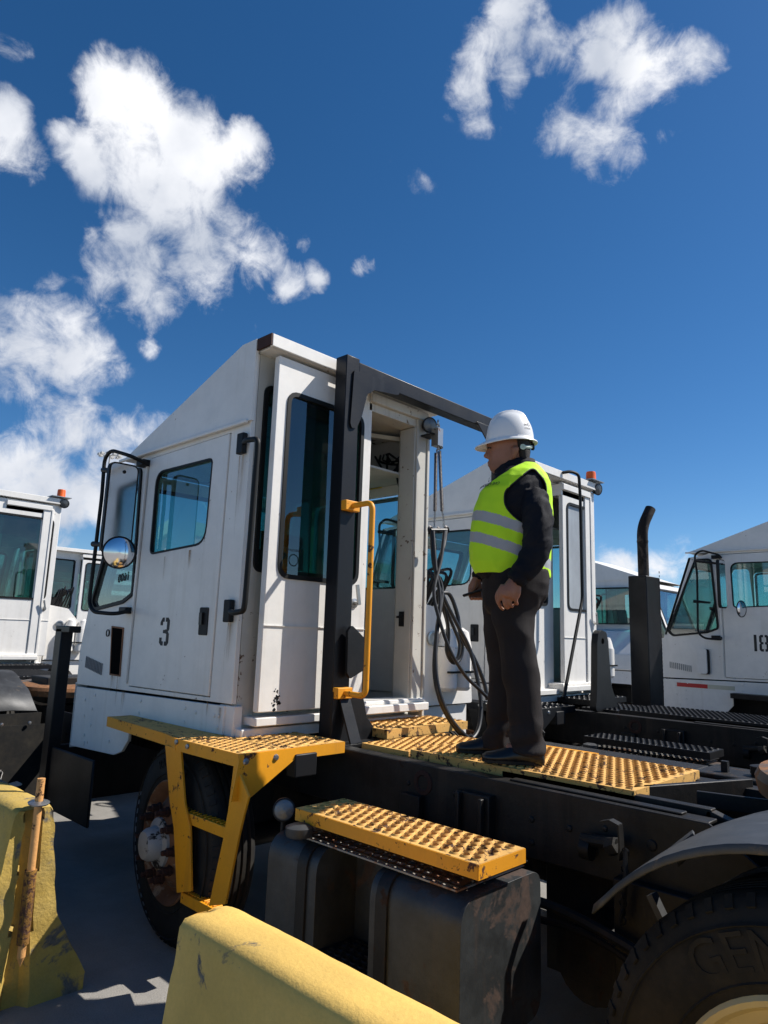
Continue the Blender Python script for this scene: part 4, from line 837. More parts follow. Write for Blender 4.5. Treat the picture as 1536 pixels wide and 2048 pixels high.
# ------------------------------------------------------------------ concrete barriers
from mathutils import noise as mn
CONC = paint('barrier_yellow_paint', (.76, .49, .12), .8, chip=(.16, .145, .12), chip_t=.70, chip_s=5, vary=.10, vs=3, fine=.22, bump=.55, bump_s=70, dust=(.42, .29, .09), dust_f=.35)
CONC2 = paint('worn_barrier_paint', (.64, .43, .09), .85, chip=(.17, .155, .13), chip_t=.60, chip_s=3.2, vary=.16, vs=3, fine=.4, bump=1.0, bump_s=60, dust=(.25, .22, .12), dust_f=.4)
def barrier(x0, x1, yc, label, mat, groove=False, seed=0):
    prof = [(-.30, 0), (-.30, .07), (-.175, .30), (-.14, .36), (-.085, .785), (-.07, .805), (-.035, .81), (.035, .81), (.07, .805), (.085, .785), (.14, .36), (.175, .30), (.30, .07), (.30, 0)]
    P = []
    for i in range(len(prof)-1):
        a, b = Vector(prof[i]), Vector(prof[i+1]); n = max(1, int((b-a).length/.03))
        for k in range(n): P.append(a.lerp(b, k/n))
    P.append(Vector(prof[-1])); nx = int(abs(x1-x0)/.03); bm = bmesh.new(); G_ = []
    for i in range(nx+1):
        x = x0+(x1-x0)*i/nx; row = []
        sgn = 1 if x1 > x0 else -1; de = min(i, nx-i)*.03; rd = .012 if de < .02 else 0
        for p in P: row.append(bm.verts.new((x, p.x*(1-rd*2), p.y*(1-rd*.6))))
        G_.append(row)
    for i in range(nx):
        for k in range(len(P)-1): bm.faces.new((G_[i][k], G_[i+1][k], G_[i+1][k+1], G_[i][k+1]))
    for row in (G_[0], G_[-1]):      # end faces with inner rings
        m = len(row)//2; cols = []
        for k in range(m):
            a, b = row[k].co, row[len(row)-1-k].co; line = [row[k]]
            nn = 20
            for t in range(1, nn):
                line.append(bm.verts.new(a.lerp(b, t/nn)))
            line.append(row[len(row)-1-k]); cols.append(line)
        for k in range(m-1):
            for t in range(20): 
                try: bm.faces.new((cols[k][t], cols[k+1][t], cols[k+1][t+1], cols[k][t+1]))
                except Exception: pass
        if groove and row is G_[0]:
            for line in cols:
                for v in line[1:-1]:
                    if abs(v.co.y) < .034: v.co.x -= .05
    bmesh.ops.remove_doubles(bm, verts=bm.verts, dist=.0005); bmesh.ops.recalc_face_normals(bm, faces=bm.faces)
    bm.normal_update()
    for v in bm.verts:
        p = v.co+Vector((seed, 0, 0)); d = (.005*mn.noise(p*9)+.003*mn.noise(p*27))*(.5 if groove else .35)
        ex = min(abs(v.co.x-x0), abs(v.co.x-x1)); rim = max(0, 1-ex/.08)
        d -= rim*.011*max(0, mn.noise(p*14)+(.15 if groove else 0))
        if v.co.z < .32: d -= .012*max(0, mn.noise(p*7+Vector((3, 1, 2)))+.1)
        if v.co.z > .01: v.co += v.normal*d
    me = bpy.data.meshes.new('concrete_barrier'); bm.to_mesh(me); bm.free(); me.materials.append(mat)
    me.polygons.foreach_set('use_smooth', [True]*len(me.polygons)); me.set_sharp_from_angle(angle=radians(50))
    o = bpy.data.objects.new('concrete_barrier', me); COL.objects.link(o); o.location = (0, yc, 0)
    o['label'] = label; o['category'] = 'barrier'; o['group'] = 'yellow concrete barriers'; return o
barrier(-1.83, 2.2, 1.213, 'smooth yellow concrete barrier in front of the fuel tank at the bottom of the photo', CONC, seed=3)
bL = barrier(-3.27, -6.2, 1.262, 'worn yellow concrete barrier at the lower left with a steel pin in its end', CONC2, groove=True, seed=11)
PINM = paint('peach_pin_paint', (.72, .36, .12), .6, chip=(.12, .05, .02), chip_t=.66, chip_s=25, vary=.1, bump=.5)
PINR = paint('rusted_sleeve', (.45, .22, .04), .9, chip=(.1, .04, .02), chip_t=.56, chip_s=60, vary=.3, bump=1.5, bump_s=90)
t = MB(); xp = -3.245; t.cyl((xp, 1.262, .22), (xp, 1.262, .93), .0165, 20); t.lathe([(0, .0), (.016, .04)], (xp, 1.262, .18), (0, 0, 1), 20)
pn = t.build('barrier_pin', PINM); pn['label'] = 'peach painted steel pin standing in the end of the worn barrier'; pn['category'] = 'steel pin'
t = MB(); t.lathe([(.018, 0), (.042, .004), (.045, .010), (.03, .016), (.018, .018)], (xp, 1.262, .822), (.12, 0, 1), 16); t.build('washer', STEEL, pn)
t = MB(); t.lathe([(.017, 0), (.024, 0), (.024, .29), (.017, .29)], (xp, 1.262, .27), (0, 0, 1), 20); t.build('sleeve', PINR, pn)

# ------------------------------------------------------------------ far background
def flatm(name, col, rough=.6): return paint(name, col, rough, bump=0, vary=.05)
SHW = flatm('ship_white', (.72, .74, .75)); SHG = flatm('ship_glass', (.10, .22, .24), .2); BWL = flatm('terminal_wall', (.62, .64, .6)); TEAL = flatm('teal_fascia', (.30, .62, .50))
sh_ = empty('cruise_ship', (-175, 66, 0), 'white cruise ship with stacked balcony decks far behind the left tractors', 'ship')
def loc(mb, name, mat, par, o, **k): return mb.build(name, mat, par, off=-Vector(o), **k)
m = MB(); m.box(-230, -140, 60, 74, 0, 4); hu = loc(m, 'hull', SHW, sh_, (-175, 66, 0), smooth=0)
for k in range(5):
    zz = 4+k*2.35; m = MB(); m.box(-225+k*1.5, -143-k*1.2, 60.6, 73, zz, zz+1.5); dk = loc(m, 'cabin_deck', SHG, sh_, (-175, 66, 0), smooth=0)
    m = MB(); m.box(-226+k*1.5, -142-k*1.2, 59.4, 73.5, zz+1.5, zz+2.35); m.build('deck_slab', SHW, dk, smooth=0)
    m = MB()
    for q in range(26): m.box(-224+q*3.0, -223.7+q*3.0, 59.6, 60.6, zz, zz+1.5)
    m.build('balcony_divider', SHW, dk, smooth=0)
m = MB(); m.box(-200, -150, 62, 71, 15.75, 17.2); m.lathe([(1.6, 0), (1.6, .8), (1.1, 1.9), (0, 2.3)], (-176, 66, 17.2), (0, 0, 1), 20); loc(m, 'bridge_deck', SHW, sh_, (-175, 66, 0))
bl = [at(p[0], p[1], 'z', 8.5) for p in ((312, 1066), (355, 1035), (418, 1050))]; bl = [Vector((p.x, 4.4-p.y, p.z)) for p in bl]; dirb = (bl[2]-bl[1]).normalized(); bl[2] = bl[1]+dirb*60; bl.append(bl[2]+(bl[0]-bl[1]))
te = empty('terminal_building', (bl[1].x, bl[1].y, 0), 'pale terminal building with teal roof fascia, reflected in the side window of tractor 3', 'building')
def prism(P, z0, z1, grow=0):
    c = sum(P, Vector())/len(P); n = len(P); Q = [p+(p-c).normalized()*grow for p in P]; m = MB()
    m.add([(p.x, p.y, z0) for p in Q]+[(p.x, p.y, z1) for p in Q], [tuple(range(n-1, -1, -1)), tuple(range(n, 2*n))]+[(i, (i+1) % n, (i+1) % n+n, i+n) for i in range(n)]); return m
oo = Vector((bl[1].x, bl[1].y, 0)); loc(prism(bl, 0, 7.6), 'wall', BWL, te, oo, smooth=0); loc(prism(bl, 7.6, 8.5, .5), 'fascia', TEAL, te, oo, smooth=0)
m = MB(); n_ = dirb.cross(Vector((0, 0, 1))).normalized()
if n_.dot(bl[1]) > 0: n_ = -n_
for k in range(7):
    a = bl[1]+dirb*(2+k*3.4)+n_*.03; a.z = 4.2; m.bar(a, a+dirb*2.2, .04, 1.6)
loc(m, 'window', SHG, te, oo, smooth=0)
mh = at(220, 911, 'y', 60); ms = empty('floodlight_mast', (mh.x, mh.y, 0), 'tall floodlight mast far beyond the mirror of tractor 3', 'light mast')
m = MB(); m.tube([(0, 0, 0), (0, 0, mh.z)], [.35, .16], 10); m.build('pole', flatm('mast_grey', (.4, .4, .4)), ms)
for k in range(10):
    q = 2*pi*k/10; m = MB(); m.box(cos(q)*2-.45, cos(q)*2+.45, sin(q)*2-.3, sin(q)*2+.3, mh.z-.2, mh.z+.25); m.bar((0, 0, mh.z), (cos(q)*2, sin(q)*2, mh.z), .1, .1); m.build('floodlight', flatm('lamp_housing', (.55, .55, .53)), ms, smooth=0)

# ------------------------------------------------------------------ person on the deck
DZ = 1.037
pn_ = at(1035, 1527, 'z', DZ); fd = Vector((-.83, -.557, 0)).normalized(); sdv = Vector((-fd.y, fd.x, 0))
P0 = pn_-sdv*.10; P0.z = DZ
def q(px, py, l=0):
    """pixel -> local (a forward, l left, z) on the body's vertical plane at offset l"""
    d = ray(px, py); o = Vector((0, 0, HC)); pl = P0+sdv*l; t = (pl-o).dot(sdv)/d.dot(sdv); w = o+d*t-P0
    return Vector((w.dot(fd), l, w.z))
def Wd(p): return P0+fd*p[0]+sdv*p[1]+Vector((0, 0, p[2]))
def se(c, ra, rl, n=40, e=.9, fn=None):
    out = []
    for k in range(n):
        t = 2*pi*k/n; ca, sa = cos(t), sin(t); out.append(Vector((c[0]+ra*math.copysign(abs(ca)**e, ca), c[1]+rl*math.copysign(abs(sa)**e, sa), c[2])))
    return out
def hring(f, b, y, hw, l=0, e=.88, n=40):
    A, B_ = q(f, y, l), q(b, y, l); return se(((A.x+B_.x)/2, l, A.z), (A.x-B_.x)/2, hw, n, e)
def remesh(mb, name, mats, voxel, parent, smooth=2, disp=None, matfn=None):
    me = bpy.data.meshes.new('tmp'); me.from_pydata([tuple(v) for v in mb.v], [], mb.f); me.update()
    bm = bmesh.new(); bm.from_mesh(me); bmesh.ops.recalc_face_normals(bm, faces=bm.faces); bm.to_mesh(me); bm.free()
    o = bpy.data.objects.new('tmp', me); COL.objects.link(o); r = o.modifiers.new('r', 'REMESH'); r.mode = 'VOXEL'; r.voxel_size = voxel
    s = o.modifiers.new('s', 'SMOOTH'); s.factor = .5; s.iterations = smooth
    dg = bpy.context.evaluated_depsgraph_get(); m2 = bpy.data.meshes.new_from_object(o.evaluated_get(dg)); bpy.data.objects.remove(o)
    if disp:
        co = [v.co.copy() for v in m2.vertices]; no = [v.normal.copy() for v in m2.vertices]
        for v, c, n in zip(m2.vertices, co, no): v.co = c+n*disp(c, n)
    for v in m2.vertices: v.co = fd*v.co.x+sdv*v.co.y+Vector((0, 0, v.co.z))
    for m in (mats if isinstance(mats, list) else [mats]): m2.materials.append(m)
    m2.polygons.foreach_set('use_smooth', [True]*len(m2.polygons)); m2.name = name
    ob = bpy.data.objects.new(name, m2); COL.objects.link(ob)
    if parent: ob.parent = parent
    return ob
SKIN = paint('skin', (.31, .135, .078), .5, vary=.1, vs=12, bump=.15, bump_s=120); SKIN.node_tree.nodes['Principled BSDF'].inputs['Subsurface Weight'].default_value = .06
NAVY = paint('navy_jacket_cloth', (.006, .007, .013), .75, vary=.2, bump=.5, bump_s=300, spec=.25)
TROU = paint('charcoal_trouser_cloth', (.024, .0195, .019), .8, vary=.15, bump=.5, bump_s=300, spec=.25)
VEST = paint('hi_vis_yellow_green', (.50, .84, .02), .65, vary=.03, bump=.35, bump_s=200, spec=.3)
BANDM = paint('reflective_silver_band', (.36, .37, .39), .45, vary=.06, bump=.2, bump_s=150)
TRIM = paint('black_edging', (.012, .012, .014), .7); SHOE = paint('black_shoe_leather', (.01, .01, .011), .32, vary=.2)
HATM = paint('white_helmet_plastic', (.80, .80, .79), .22, vary=.02, bump=0); HAIR = paint('dark_hair', (.02, .017, .015), .8, bump=1, bump_s=200)
RATCH = paint('pale_ratchet_plastic', (.55, .66, .58), .4, bump=0); EYEW = flatm('eye_white', (.25, .2, .17)); DARK = flatm('dark_iris', (.01, .008, .007), .2)

TOR = [(1168, 975, 1094, .155), (1150, 955, 1094, .162), (1130, 946, 1094, .17), (1100, 944, 1095, .175), (1060, 948, 1096, .182), (1020, 955, 1098, .188), (990, 965, 1097, .190), (968, 980, 1093, .175), (953, 993, 1087, .15), (942, 1000, 1078, .115), (932, 1003, 1070, .088)]
def torso(y):
    for (a, b) in zip(TOR, TOR[1:]):
        if a[0] >= y >= b[0]:
            t = (a[0]-y)/(a[0]-b[0]); return tuple(a[i]+(b[i]-a[i])*t for i in (1, 2, 3))
    return TOR[-1][1:]
person = MB()
person.loft([hring(f+9, b-9, y, hw-.028) for y, f, b, hw in TOR[:9]])
person.loft([hring(998, 1052, 975, .07, e=1), hring(1000, 1050, 955, .062, e=1), hring(996, 1048, 940, .06, e=1), hring(1000, 1048, 920, .055, e=1)])
person.loft([hring(*a, e=.95) for a in ((997, 1025, 949, .028), (986, 1034, 946, .045), (980, 1043, 940, .057), (977.5, 1049, 932, .066), (977.5, 1053, 924, .072), (978.5, 1056, 915, .076), (979, 1058, 905, .078), (975.5, 1058, 897, .079), (973, 1058, 888, .079), (976, 1056, 872, .075), (985, 1048, 855, .06))])
nz_ = lambda f, b, y, w: hring(f, b, y, w, e=1, n=16)
person.loft([nz_(974, 985, 898, .008), nz_(971, 985, 905, .012), nz_(966.5, 986, 911, .016), nz_(968, 986, 915, .017), nz_(976, 986, 918, .010)])
person.loft([nz_(975.5, 990, 923, .016), nz_(973.8, 990, 925.5, .022), nz_(975.5, 990, 927.4, .024)]); person.loft([nz_(976, 990, 929, .022), nz_(974.8, 990, 931, .021), nz_(978, 990, 934, .014)])
for s_ in (1, -1):
    e0 = q(1029, 904, .078*s_); person.loft([se((e0.x-.002+dx, .076*s_+dl, e0.z+dz), ra, rl, 14, 1) for dz, ra, rl, dx, dl in ((-.034, .006, .008, .006, 0), (-.02, .012, .013, .004, .004*s_), (0, .018, .016, 0, .009*s_), (.018, .020, .016, -.003, .010*s_), (.028, .012, .010, -.003, .005*s_))])
NA = [(1070, 990, .155, .060), (1071, 1012, .180, .068), (1076, 1055, .210, .066), (1072, 1100, .225, .060), (1058, 1130, .235, .054), (1040, 1150, .245, .046), (1029, 1163, .245, .034)]
FA = [(1050, 985, -.165, .07), (1045, 1050, -.215, .066), (1025, 1100, -.225, .058), (985, 1130, -.19, .048), (962, 1148, -.165, .035), (954, 1160, -.155, .028)]
person.tube(curve([q(x, y, l) for x, y, l, r in NA], 4), [r*.8 for x, y, l, r in NA for _ in range(4)][:-3], 20)
person.tube(curve([q(x, y, l) for x, y, l, r in FA], 4), [r*.8 for x, y, l, r in FA for _ in range(4)][:-3], 20)
# near hand: back of the hand to the camera, fingers unequal and curled
def lim(pts, seg=12, k=4):
    Q = [Vector(p[:3]) for p in pts]; C = curve(Q, k); R = []
    for i in range(len(pts)-1):
        for j in range(k): R.append(pts[i][3]+(pts[i+1][3]-pts[i][3])*j/k)
    R.append(pts[-1][3]); return C, R
def hp_(px, py, l, r): v = q(px, py, l); return (v.x, v.y, v.z, r)
HND = []
HND.append([hp_(1031, 1160, .245, .027), hp_(1024, 1170, .25, .031), hp_(1018, 1183, .252, .036), hp_(1014, 1194, .25, .034)])
HND.append([hp_(1010, 1172, .25, .022), hp_(1003, 1184, .25, .020), hp_(1001, 1196, .247, .016)]); HND.append([hp_(1034, 1172, .25, .020), hp_(1033, 1184, .25, .021), hp_(1031, 1196, .247, .016)])
for pts in ([(1001, 1192, .252), (997, 1203, .247), (1001, 1214, .232), (1008, 1220, .222)], [(1010, 1194, .258), (1009, 1207, .255), (1014, 1216, .238), (1018, 1214, .222)],
            [(1020, 1195, .258), (1020, 1206, .255), (1024, 1213, .238), (1026, 1209, .222)], [(1031, 1194, .254), (1032, 1203, .25), (1034, 1208, .236), (1032, 1205, .222)]):
    HND.append([hp_(x, y, l, .0105-.0012*i) for i, (x, y, l) in enumerate(pts)])
HND.append([hp_(1008, 1172, .238, .015), hp_(996, 1188, .222, .013), hp_(996, 1203, .212, .011), hp_(1002, 1212, .207, .009)])
# far hand closed round the phone
HND.append([hp_(955, 1156, -.155, .024), hp_(950, 1168, -.155, .028), hp_(947, 1178, -.155, .026)]); HND.append([hp_(958, 1168, -.15, .016), hp_(960, 1180, -.15, .015)]); HND.append([hp_(943, 1170, -.155, .016), hp_(940, 1181, -.155, .013)])
for x0 in (939, 946, 953, 960):
    HND.append([hp_(x0, 1180, -.148-.002*(x0 > 945), .0095), hp_(x0+1, 1192, -.135, .0088), hp_(x0+4, 1198, -.112, .008), hp_(x0+6, 1194, -.095, .0075)])
HND.append([hp_(952, 1168, -.135, .013), hp_(947, 1179, -.112, .011), hp_(941, 1183, -.10, .009)])
for H in HND: C, R = lim(H); person.tube(C, R, 12)
LEGN = [(1168, 975, 1093, .155, 0), ]
def leg(mb, pts, l, sh=0):
    rings = [hring(f, b, y, hw, l=ll, e=1) for (y, f, b, hw, ll) in pts]
    if sh: rings = [[Vector((c.x, c.y, c.z))+((p-c)*sh) for p in r for c in [sum(r, Vector())/len(r)]] for r in rings]
    mb.loft(rings)
NL = [(1165, 985, 1094, .085, .085), (1200, 984, 1080, .092, .09), (1230, 986, 1068, .09, .095), (1280, 995, 1068, .083, .10), (1330, 1003, 1074, .076, .105), (1380, 1012, 1078, .072, .11), (1430, 1018, 1082, .072, .11), (1475, 1022, 1086, .075, .11), (1503, 1020, 1088, .078, .11)]
FL = [(1165, 972, 1075, .085, -.085), (1200, 968, 1060, .09, -.09), (1235, 969, 1050, .088, -.095), (1280, 972, 1046, .08, -.10), (1335, 979, 1046, .073, -.11), (1385, 982, 1040, .07, -.115), (1430, 975, 1036, .071, -.12), (1470, 966, 1030, .074, -.12), (1493, 961, 1030, .077, -.12)]
leg(person, NL, 0, .8); leg(person, FL, 0, .8); person.loft([hring(980, 1090, 1150, .15), hring(978, 1088, 1200, .15)])
for (f, b, y, l) in ((1000, 1080, 1508, .11), (950, 1020, 1497, -.12)):
    A, B_ = q(f, y, l), q(b, y, l); person.loft([se(((A.x+B_.x)/2, l, A.z+dz), (A.x-B_.x)/2*s, .036*s, 20, .9) for dz, s in ((-.03, .9), (0, 1), (.05, .6))])
fig = remesh(person, 'person', SKIN, .0052, None, 2)
fig.location = P0; fig['label'] = 'man in white hard hat and yellow-green safety vest standing on the yellow deck plates'; fig['category'] = 'person'
def fold(c, n, amp, f=(9, 9, 5)):
    p = Vector((c.x*f[0], c.y*f[1], c.z*f[2])); v = mn.noise(p)+.5*mn.noise(p*2.3+Vector((5, 2, 1))); rd = 1-abs(mn.noise(p*.9+Vector((9, 3, 7))))*2.2
    return amp*(v*.6+max(0, rd)*.8)
# trousers
t = MB(); t.loft([hring(972, 1097, 1140, .175), hring(969, 1098, 1165, .182), hring(968, 1094, 1190, .182), hring(970, 1080, 1212, .17), hring(978, 1062, 1226, .13)]); leg(t, NL, 0); leg(t, FL, 0)
remesh(t, 'trousers', TROU, .008, fig, 3, lambda c, n: fold(c, n, .013, (8, 8, 5))+(.010*sin(c.z*55+c.x*30+3*mn.noise(c*6))*max(0, 1-abs(c.z-.10)/.11) if c.z < .22 else 0))
# jacket with collar
t = MB(); t.loft([hring(f+3, b-2, y, hw) for y, f, b, hw in TOR[:-1]])
t.loft([hring(990, 1080, 952, .105, e=1), hring(988, 1072, 940, .080, e=1), hring(998, 1068, 926, .074, e=1)]);
t.tube(curve([q(x, y, l) for x, y, l, r in NA], 4), [r for x, y, l, r in NA for _ in range(4)][:-3], 24); t.tube(curve([q(x, y, l) for x, y, l, r in FA], 4), [r for x, y, l, r in FA for _ in range(4)][:-3], 24)
jk = remesh(t, 'jacket', NAVY, .008, fig, 3, lambda c, n: fold(c, n, .006, (15, 15, 11))+.004*max(0, 1-abs(mn.noise(Vector((c.x*9, c.y*9, c.z*16+c.x*14))))*6))
t = MB(); co_ = [];  
rg = []
for (f, b, y, hw, th) in ((990, 1074, 948, .082, 0), (990, 1072, 932, .076, 0), (1000, 1070, 921, .074, 0)):
    rg.append([p+Vector((0, 0, -.030*max(0, (p.x-(-.02))/.1))) for p in hring(f, b, y, hw, e=1)])
t.loft(rg, cap=False); t.v = [tuple(fd*p[0]+sdv*p[1]+Vector((0, 0, p[2]))) for p in t.v]
o = t.build('collar', NAVY, fig); sm = o.modifiers.new('thick', 'SOLIDIFY'); sm.thickness = .008
# vest
vb = MB(); ys = [1152-i*1.6 for i in range(140)]; ys = [y for y in ys if y > 934]; nn = 150; grid = []
for y in ys:
    f, b, hw = torso(y); A, B_ = q(f-2, y, 0), q(b+3, y, 0); ring = se(((A.x+B_.x)/2, 0, A.z), (A.x-B_.x)/2+.004, hw+.012, nn, .86)
    grid.append([p+Vector((0, 0, .05*(p.x-.0) if y > 1100 else .05*p.x*(y-934)/166)) for p in ring])
def vfield(c, y):
    yy_ = 1062-y; fr = .062 if yy_ > 45 else .062-.10*(1-max(0, yy_)/45)**2
    if y < 1000: fr -= (1000-y)*.0026
    bk = -.135 if yy_ > 45 else -.135+.07*(1-max(0, yy_)/45)**2
    lim = .10+.045*min(1, max(0, (1005-y)/45))
    h = min(abs(c.y)-lim, yy_/400, c.x-bk, fr-c.x)
    h = max(h, min((950-y)/400, abs(c.y)-.15)); h = max(h, min(c.x+.06, (928+270*(c.x+.06)-y)/400))
    return max(h, min((941-y)/400, c.x+.02))
hv = [[vfield(grid[i][k], ys[i]) for k in range(nn)] for i in range(len(ys))]; vs = [p.copy() for r in grid for p in r]; done = set(); fs = []; mats_ = []
for i in range(len(ys)-1):
    for k in range(nn):
        cs = [(i, k), (i, (k+1) % nn), (i+1, (k+1) % nn), (i+1, k)]
        if all(hv[a][b] >= 0 for a, b in cs): continue
        c = (grid[i][k]+grid[i+1][(k+1) % nn])/2; za = c.z-.35*c.x; mt = 0
        if abs(za-1.083) < .026 or abs(za-.973) < .026: mt = 1
        fs.append(tuple(a*nn+b for a, b in cs)); mats_.append(mt)
        for a, b in cs:
            if hv[a][b] < 0 or (a, b) in done: continue
            best = None
            for da, db in ((1, 0), (-1, 0), (0, 1), (0, -1), (1, 1), (-1, -1), (1, -1), (-1, 1)):
                a2, b2 = a+da, (b+db) % nn
                if 0 <= a2 < len(ys) and hv[a2][b2] < 0 and (best is None or hv[a2][b2] < best[0]): best = (hv[a2][b2], a2, b2)
            if best: t_ = hv[a][b]/(hv[a][b]-best[0]); vs[a*nn+b] = grid[a][b].lerp(grid[best[1]][best[2]], t_); done.add((a, b))
def dv(p):
    r = Vector((p.x, p.y, 0)); r.normalize(); return p+r*(fold(p, None, .007, (13, 13, 4))+.003*mn.noise(p*22))
vb.add([fd*dv(p).x+sdv*dv(p).y+Vector((0, 0, p.z)) for p in vs], fs); vb.m = mats_
vo = vb.build('safety_vest', [VEST, BANDM, TRIM], fig, smooth=60); sm = vo.modifiers.new('thick', 'SOLIDIFY'); sm.thickness = .003; sm.offset = 1
bmv = bmesh.new(); bmv.from_mesh(vo.data); bmesh.ops.delete(bmv, geom=[v for v in bmv.verts if not v.link_faces], context='VERTS')
for _ in range(14):
    nw = {}
    for v in bmv.verts:
        be = [e for e in v.link_edges if e.is_boundary]
        if len(be) == 2: nw[v] = v.co*.4+(be[0].other_vert(v).co+be[1].other_vert(v).co)*.3
    for v, c in nw.items(): v.co = c
pip = MB(); be_ = {e for e in bmv.edges if e.is_boundary}
while be_:
    e = be_.pop(); path = [e.verts[0], e.verts[1]]
    while True:
        nx_ = [x for x in path[-1].link_edges if x in be_]
        if not nx_: break
        be_.discard(nx_[0]); path.append(nx_[0].other_vert(path[-1]))
    if len(path) > 6:
        P_ = [p.co.copy() for p in path]; pip.tube(P_[::2]+[P_[-1]], .0038, 6)
pip.split('piping', TRIM, vo)
for _ in range(2): bmesh.ops.smooth_vert(bmv, verts=[v for v in bmv.verts if not v.is_boundary], factor=.4)
bmesh.ops.recalc_face_normals(bmv, faces=bmv.faces); bmv.to_mesh(vo.data); bmv.free()
def onvest(px, py, s_):
    """drape a flat print on the vest's front left panel"""
    y = min(1150, max(935, py)); f, b, hw = torso(y); A, B_ = q(f-2, y, 0), q(b+3, y, 0); cx = (A.x+B_.x)/2; ra = (A.x-B_.x)/2+.012
    return cx, ra, hw+.018, A.z
t = MB(); vs_, fs_ = text_geo('ONE MISSION LLC', .021, .0005)
def vp(u, y0):
    def f(p):
        y = y0-p.y*396; cx, ra, hw, z = onvest(0, y, 1); ang = u-p.x/((ra+hw)/2); a_, l_ = cos(ang), sin(ang); v = Vector((cx+ra*math.copysign(abs(a_)**.86, a_), hw*math.copysign(abs(l_)**.86, l_), z+.05*(cx+ra*a_)*.4))
        r = Vector((v.x, v.y, 0)).normalized()*(.010+p.z); v += r; return fd*v.x+sdv*v.y+Vector((0, 0, v.z))
    return f
ff = vp(.72, 984); t.add([ff(Vector((-p.x, p.y, p.z)) if 0 else p) for p in vs_], fs_)
ff = vp(.72, 967); sh_pts = [(-.022, .018), (.022, .018), (.022, -.004), (0, -.03), (-.022, -.004)]
lp = inset([(a, b) for a, b in sh_pts], .0); li = inset(sh_pts, .003)
for i in range(5):
    a, b, c, d = lp[i], lp[(i+1) % 5], li[(i+1) % 5], li[i]; t.add([ff(Vector((*p_, .0006))) for p_ in (a, b, c, d)], [(0, 1, 2, 3)])
t.build('vest_print', TRIM, vo)
# shoes
for (toe, heel, yb, l) in ((964, 1089, 1527, .11), (912, 1030, 1512, -.12)):
    T_, H_2 = q(toe, yb, l), q(heel, yb, l); Ls = T_.x-H_2.x; z0 = .002 if l > 0 else 0.002; m = MB(); rings = []
    for u, w, h in ((0, .020, .055), (.05, .034, .075), (.2, .038, .085), (.38, .038, .09), (.5, .040, .078), (.65, .046, .055), (.8, .045, .042), (.93, .032, .034), (1, .012, .022)):
        a = H_2.x+Ls*u; ring = []
        for k in range(20):
            t_ = 2*pi*k/20; zz = sin(t_); ring.append(Vector((a, l+cos(t_)*w*(1 if zz < .2 else 1-.35*(zz-.2)), z0+.010+max(-.005, (zz+.45)/1.45*h))))
        rings.append(ring)
    m.loft(rings); so = Ls*.5; m2 = MB(); rings = [se((H_2.x+Ls*.5, l, z0+dz), Ls*.5, .046, 28, .8) for dz in (0, .014)]; 
    m.v = [tuple(fd*p[0]+sdv*p[1]+Vector((0, 0, p[2]))) for p in m.v]; s1 = m.build('shoe', SHOE, fig, smooth=70)
    m2.loft([[Vector((p.x, l+(p.y-l)*(.85 if p.x < H_2.x+Ls*.45 else 1), p.z)) for p in r] for r in rings]); m2.v = [tuple(fd*p[0]+sdv*p[1]+Vector((0, 0, p[2]))) for p in m2.v]; m2.build('sole', GASK, s1)
# hair, eyes, helmet
t = MB(); t.loft([hring(1024, 1060, 885, .083, e=.95), hring(1028, 1061, 905, .083, e=.95), hring(1034, 1059, 920, .076, e=.95), hring(1040, 1056, 931, .06, e=.95)]); t.v = [tuple(fd*p[0]+sdv*p[1]+Vector((0, 0, p[2]))) for p in t.v]; t.build('hair', HAIR, fig, smooth=70)
for s_ in (1, -1):
    c = q(984, 903, .030*s_); c.x = q(980.5, 903, 0).x-.010; m = MB(); W_ = fd*c.x+sdv*c.y+Vector((0, 0, c.z)); m.lathe([(0, -.006), (.005, -.004), (.0068, 0), (.005, .004), (0, .0058)], W_, (fd+sdv*.25*s_).normalized(), 14); ey = m.build('eye', EYEW, fig, smooth=80)
    m = MB(); m.lathe([(0, .0), (.0034, .0), (0, .0012)], W_+(fd+sdv*.25*s_).normalized()*.0050, (fd+sdv*.25*s_), 12); m.build('iris', DARK, ey)
    m = MB(); pts = [q(979, 897, .012*s_), q(979.5, 895, .03*s_), q(986, 896.5, .052*s_)]; pts = [Vector((q(975.5, 897, 0).x-[0, .003, .016][i], p.y, p.z)) for i, p in enumerate(pts)]; m.tube([fd*p.x+sdv*p.y+Vector((0, 0, p.z)) for p in curve(pts, 4)], .0032, 6); m.build('eyebrow', HAIR, fig)
hc = q(1019, 884, 0); ra, rl, hh_ = .122, .108, .152; n = 96; rings = []; tilt = -.055
def hat(a, l, z): return Vector((hc.x+a, l, hc.z+z+tilt*a))
lev = [(1.0, 0, 0)]
for i in range(0, 21):
    t_ = i/20*pi/2; s = cos(t_)**.74; z = sin(t_)**1.06*hh_; ring = []
    for k in range(n):
        ph = 2*pi*k/n; a, l = cos(ph)*ra*s, sin(ph)*rl*s; rid = 0
        if -.09 < a < .112:
            env = min(1, z/.07)*min(1, (a+.10)/.03, (.125-a)/.03)
            for c_, w_, h_ in ((0, .010, .045), (.034, .009, .034), (-.034, .009, .034)): rid += h_*math.exp(-((l-c_)/w_)**2)*env
        ring.append(hat(a*(1+rid*.6), l, z+rid*.25*(.5+sin(t_))))
    rings.append(ring)
brim = []
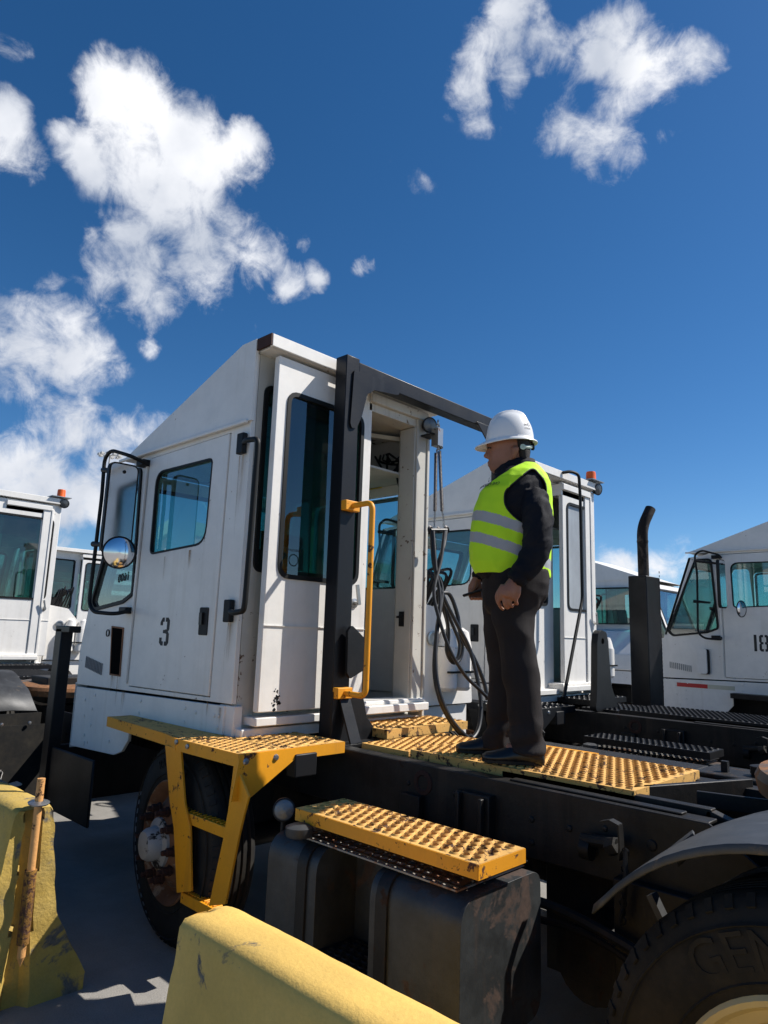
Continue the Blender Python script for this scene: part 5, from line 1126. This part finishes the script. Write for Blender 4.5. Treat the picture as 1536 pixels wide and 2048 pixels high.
for (out, dz) in ((.005, -.004), (.0105, -.010), (.0125, -.016), (.0102, -.018), (-.004, -.012), (-.012, .02)):
    ring = []
    for k in range(n):
        ph = 2*pi*k/n; fr = max(0, cos(ph)); ex = out+(out > .004)*(.042*fr**1.3 if out > 0 else 0)*(1 if out > .01 else .4)+(.008*max(0, -cos(ph)) if out > .01 else 0)
        ring.append(hat(cos(ph)*(ra+ex), sin(ph)*(rl+out*.8), dz-.010*fr*(out > .01)))
    brim.append(ring)
allr = brim[::-1]+rings; m = MB(); m.loft([[fd*p.x+sdv*p.y+Vector((0, 0, p.z)) for p in r] for r in allr], cap=False); hto = m.build('hard_hat', HATM, fig, smooth=50)
def loc3(p): return fd*p.x+sdv*p.y+Vector((0, 0, p.z))
m = MB()
def hf(p0, txt_off):
    def f(p):
        th_ = txt_off+(-p.x)/.115; zz = .055+p.y; s = sqrt(max(0, 1-(zz/hh_)**2))**.86; return loc3(hat(cos(th_)*(ra*s+.0012), sin(th_)*(rl*s+.0012), zz))
    return f
vs_, fs_ = text_geo('One', .026, .0003); ff = hf(0, 2.45); m.add([ff(Vector((p.x, p.y+.012, p.z))) for p in vs_], fs_); vs_, fs_ = text_geo('MISSION', .012, .0003); ff = hf(0, 2.45); m.add([ff(Vector((p.x, p.y-.010, p.z))) for p in vs_], fs_)
vs_ = [(-.02, .02), (.02, .02), (.02, -.005), (0, -.028), (-.02, -.005)]; vi = inset(vs_, .003); ff = hf(0, .12)
for i in range(5): m.add([ff(Vector((*p_, 0))) for p_ in (vs_[i], vs_[(i+1) % 5], vi[(i+1) % 5], vi[i])], [(0, 1, 2, 3)])
m.build('helmet_print', flatm('print_grey', (.12, .12, .13)), hto)
m = MB(); a, b = q(1040, 896, .075), q(1062, 894, .03)
m.tube([loc3(p) for p in curve([q(1041, 892, .084), q(1048, 894, .078), q(1058, 894, .05), q(1063, 894, 0), q(1058, 894, -.05)], 6)], .010, 8); m.lathe([(.014, 0), (.014, .006), (.005, .007), (.005, .004), (0, .004)], loc3(q(1046, 894, .086)), sdv, 16); ra_ = m.build('head_band', RATCH, hto)
m = MB(); m.lathe([(0, 0), (.016, 0), (.018, .012), (.012, .018), (0, .018)], loc3(q(1062, 894, .01)), -fd, 16); m.build('ratchet_knob', GASK, hto)
# phone
m = MB(); a, b = Wd(q(926, 1192, -.13)), Wd(q(966, 1180, -.13)); m.bar(a, b, .075, .009, up=(0, 0, 1)); ph = m.build('mobile_phone', PLAS, bevel=.003); ph['label'] = 'black mobile phone held in the right hand of the man'; ph['category'] = 'phone'
m = MB(); u_ = (b-a).normalized(); s3 = u_.cross(Vector((0, 0, 1))).normalized(); up_ = s3.cross(u_); m.bar(a+u_*.004+up_*.0052, b-u_*.004+up_*.0052, .067, .0012); m.build('screen', flatm('dark_screen_glass', (.01, .01, .012), .06), ph)
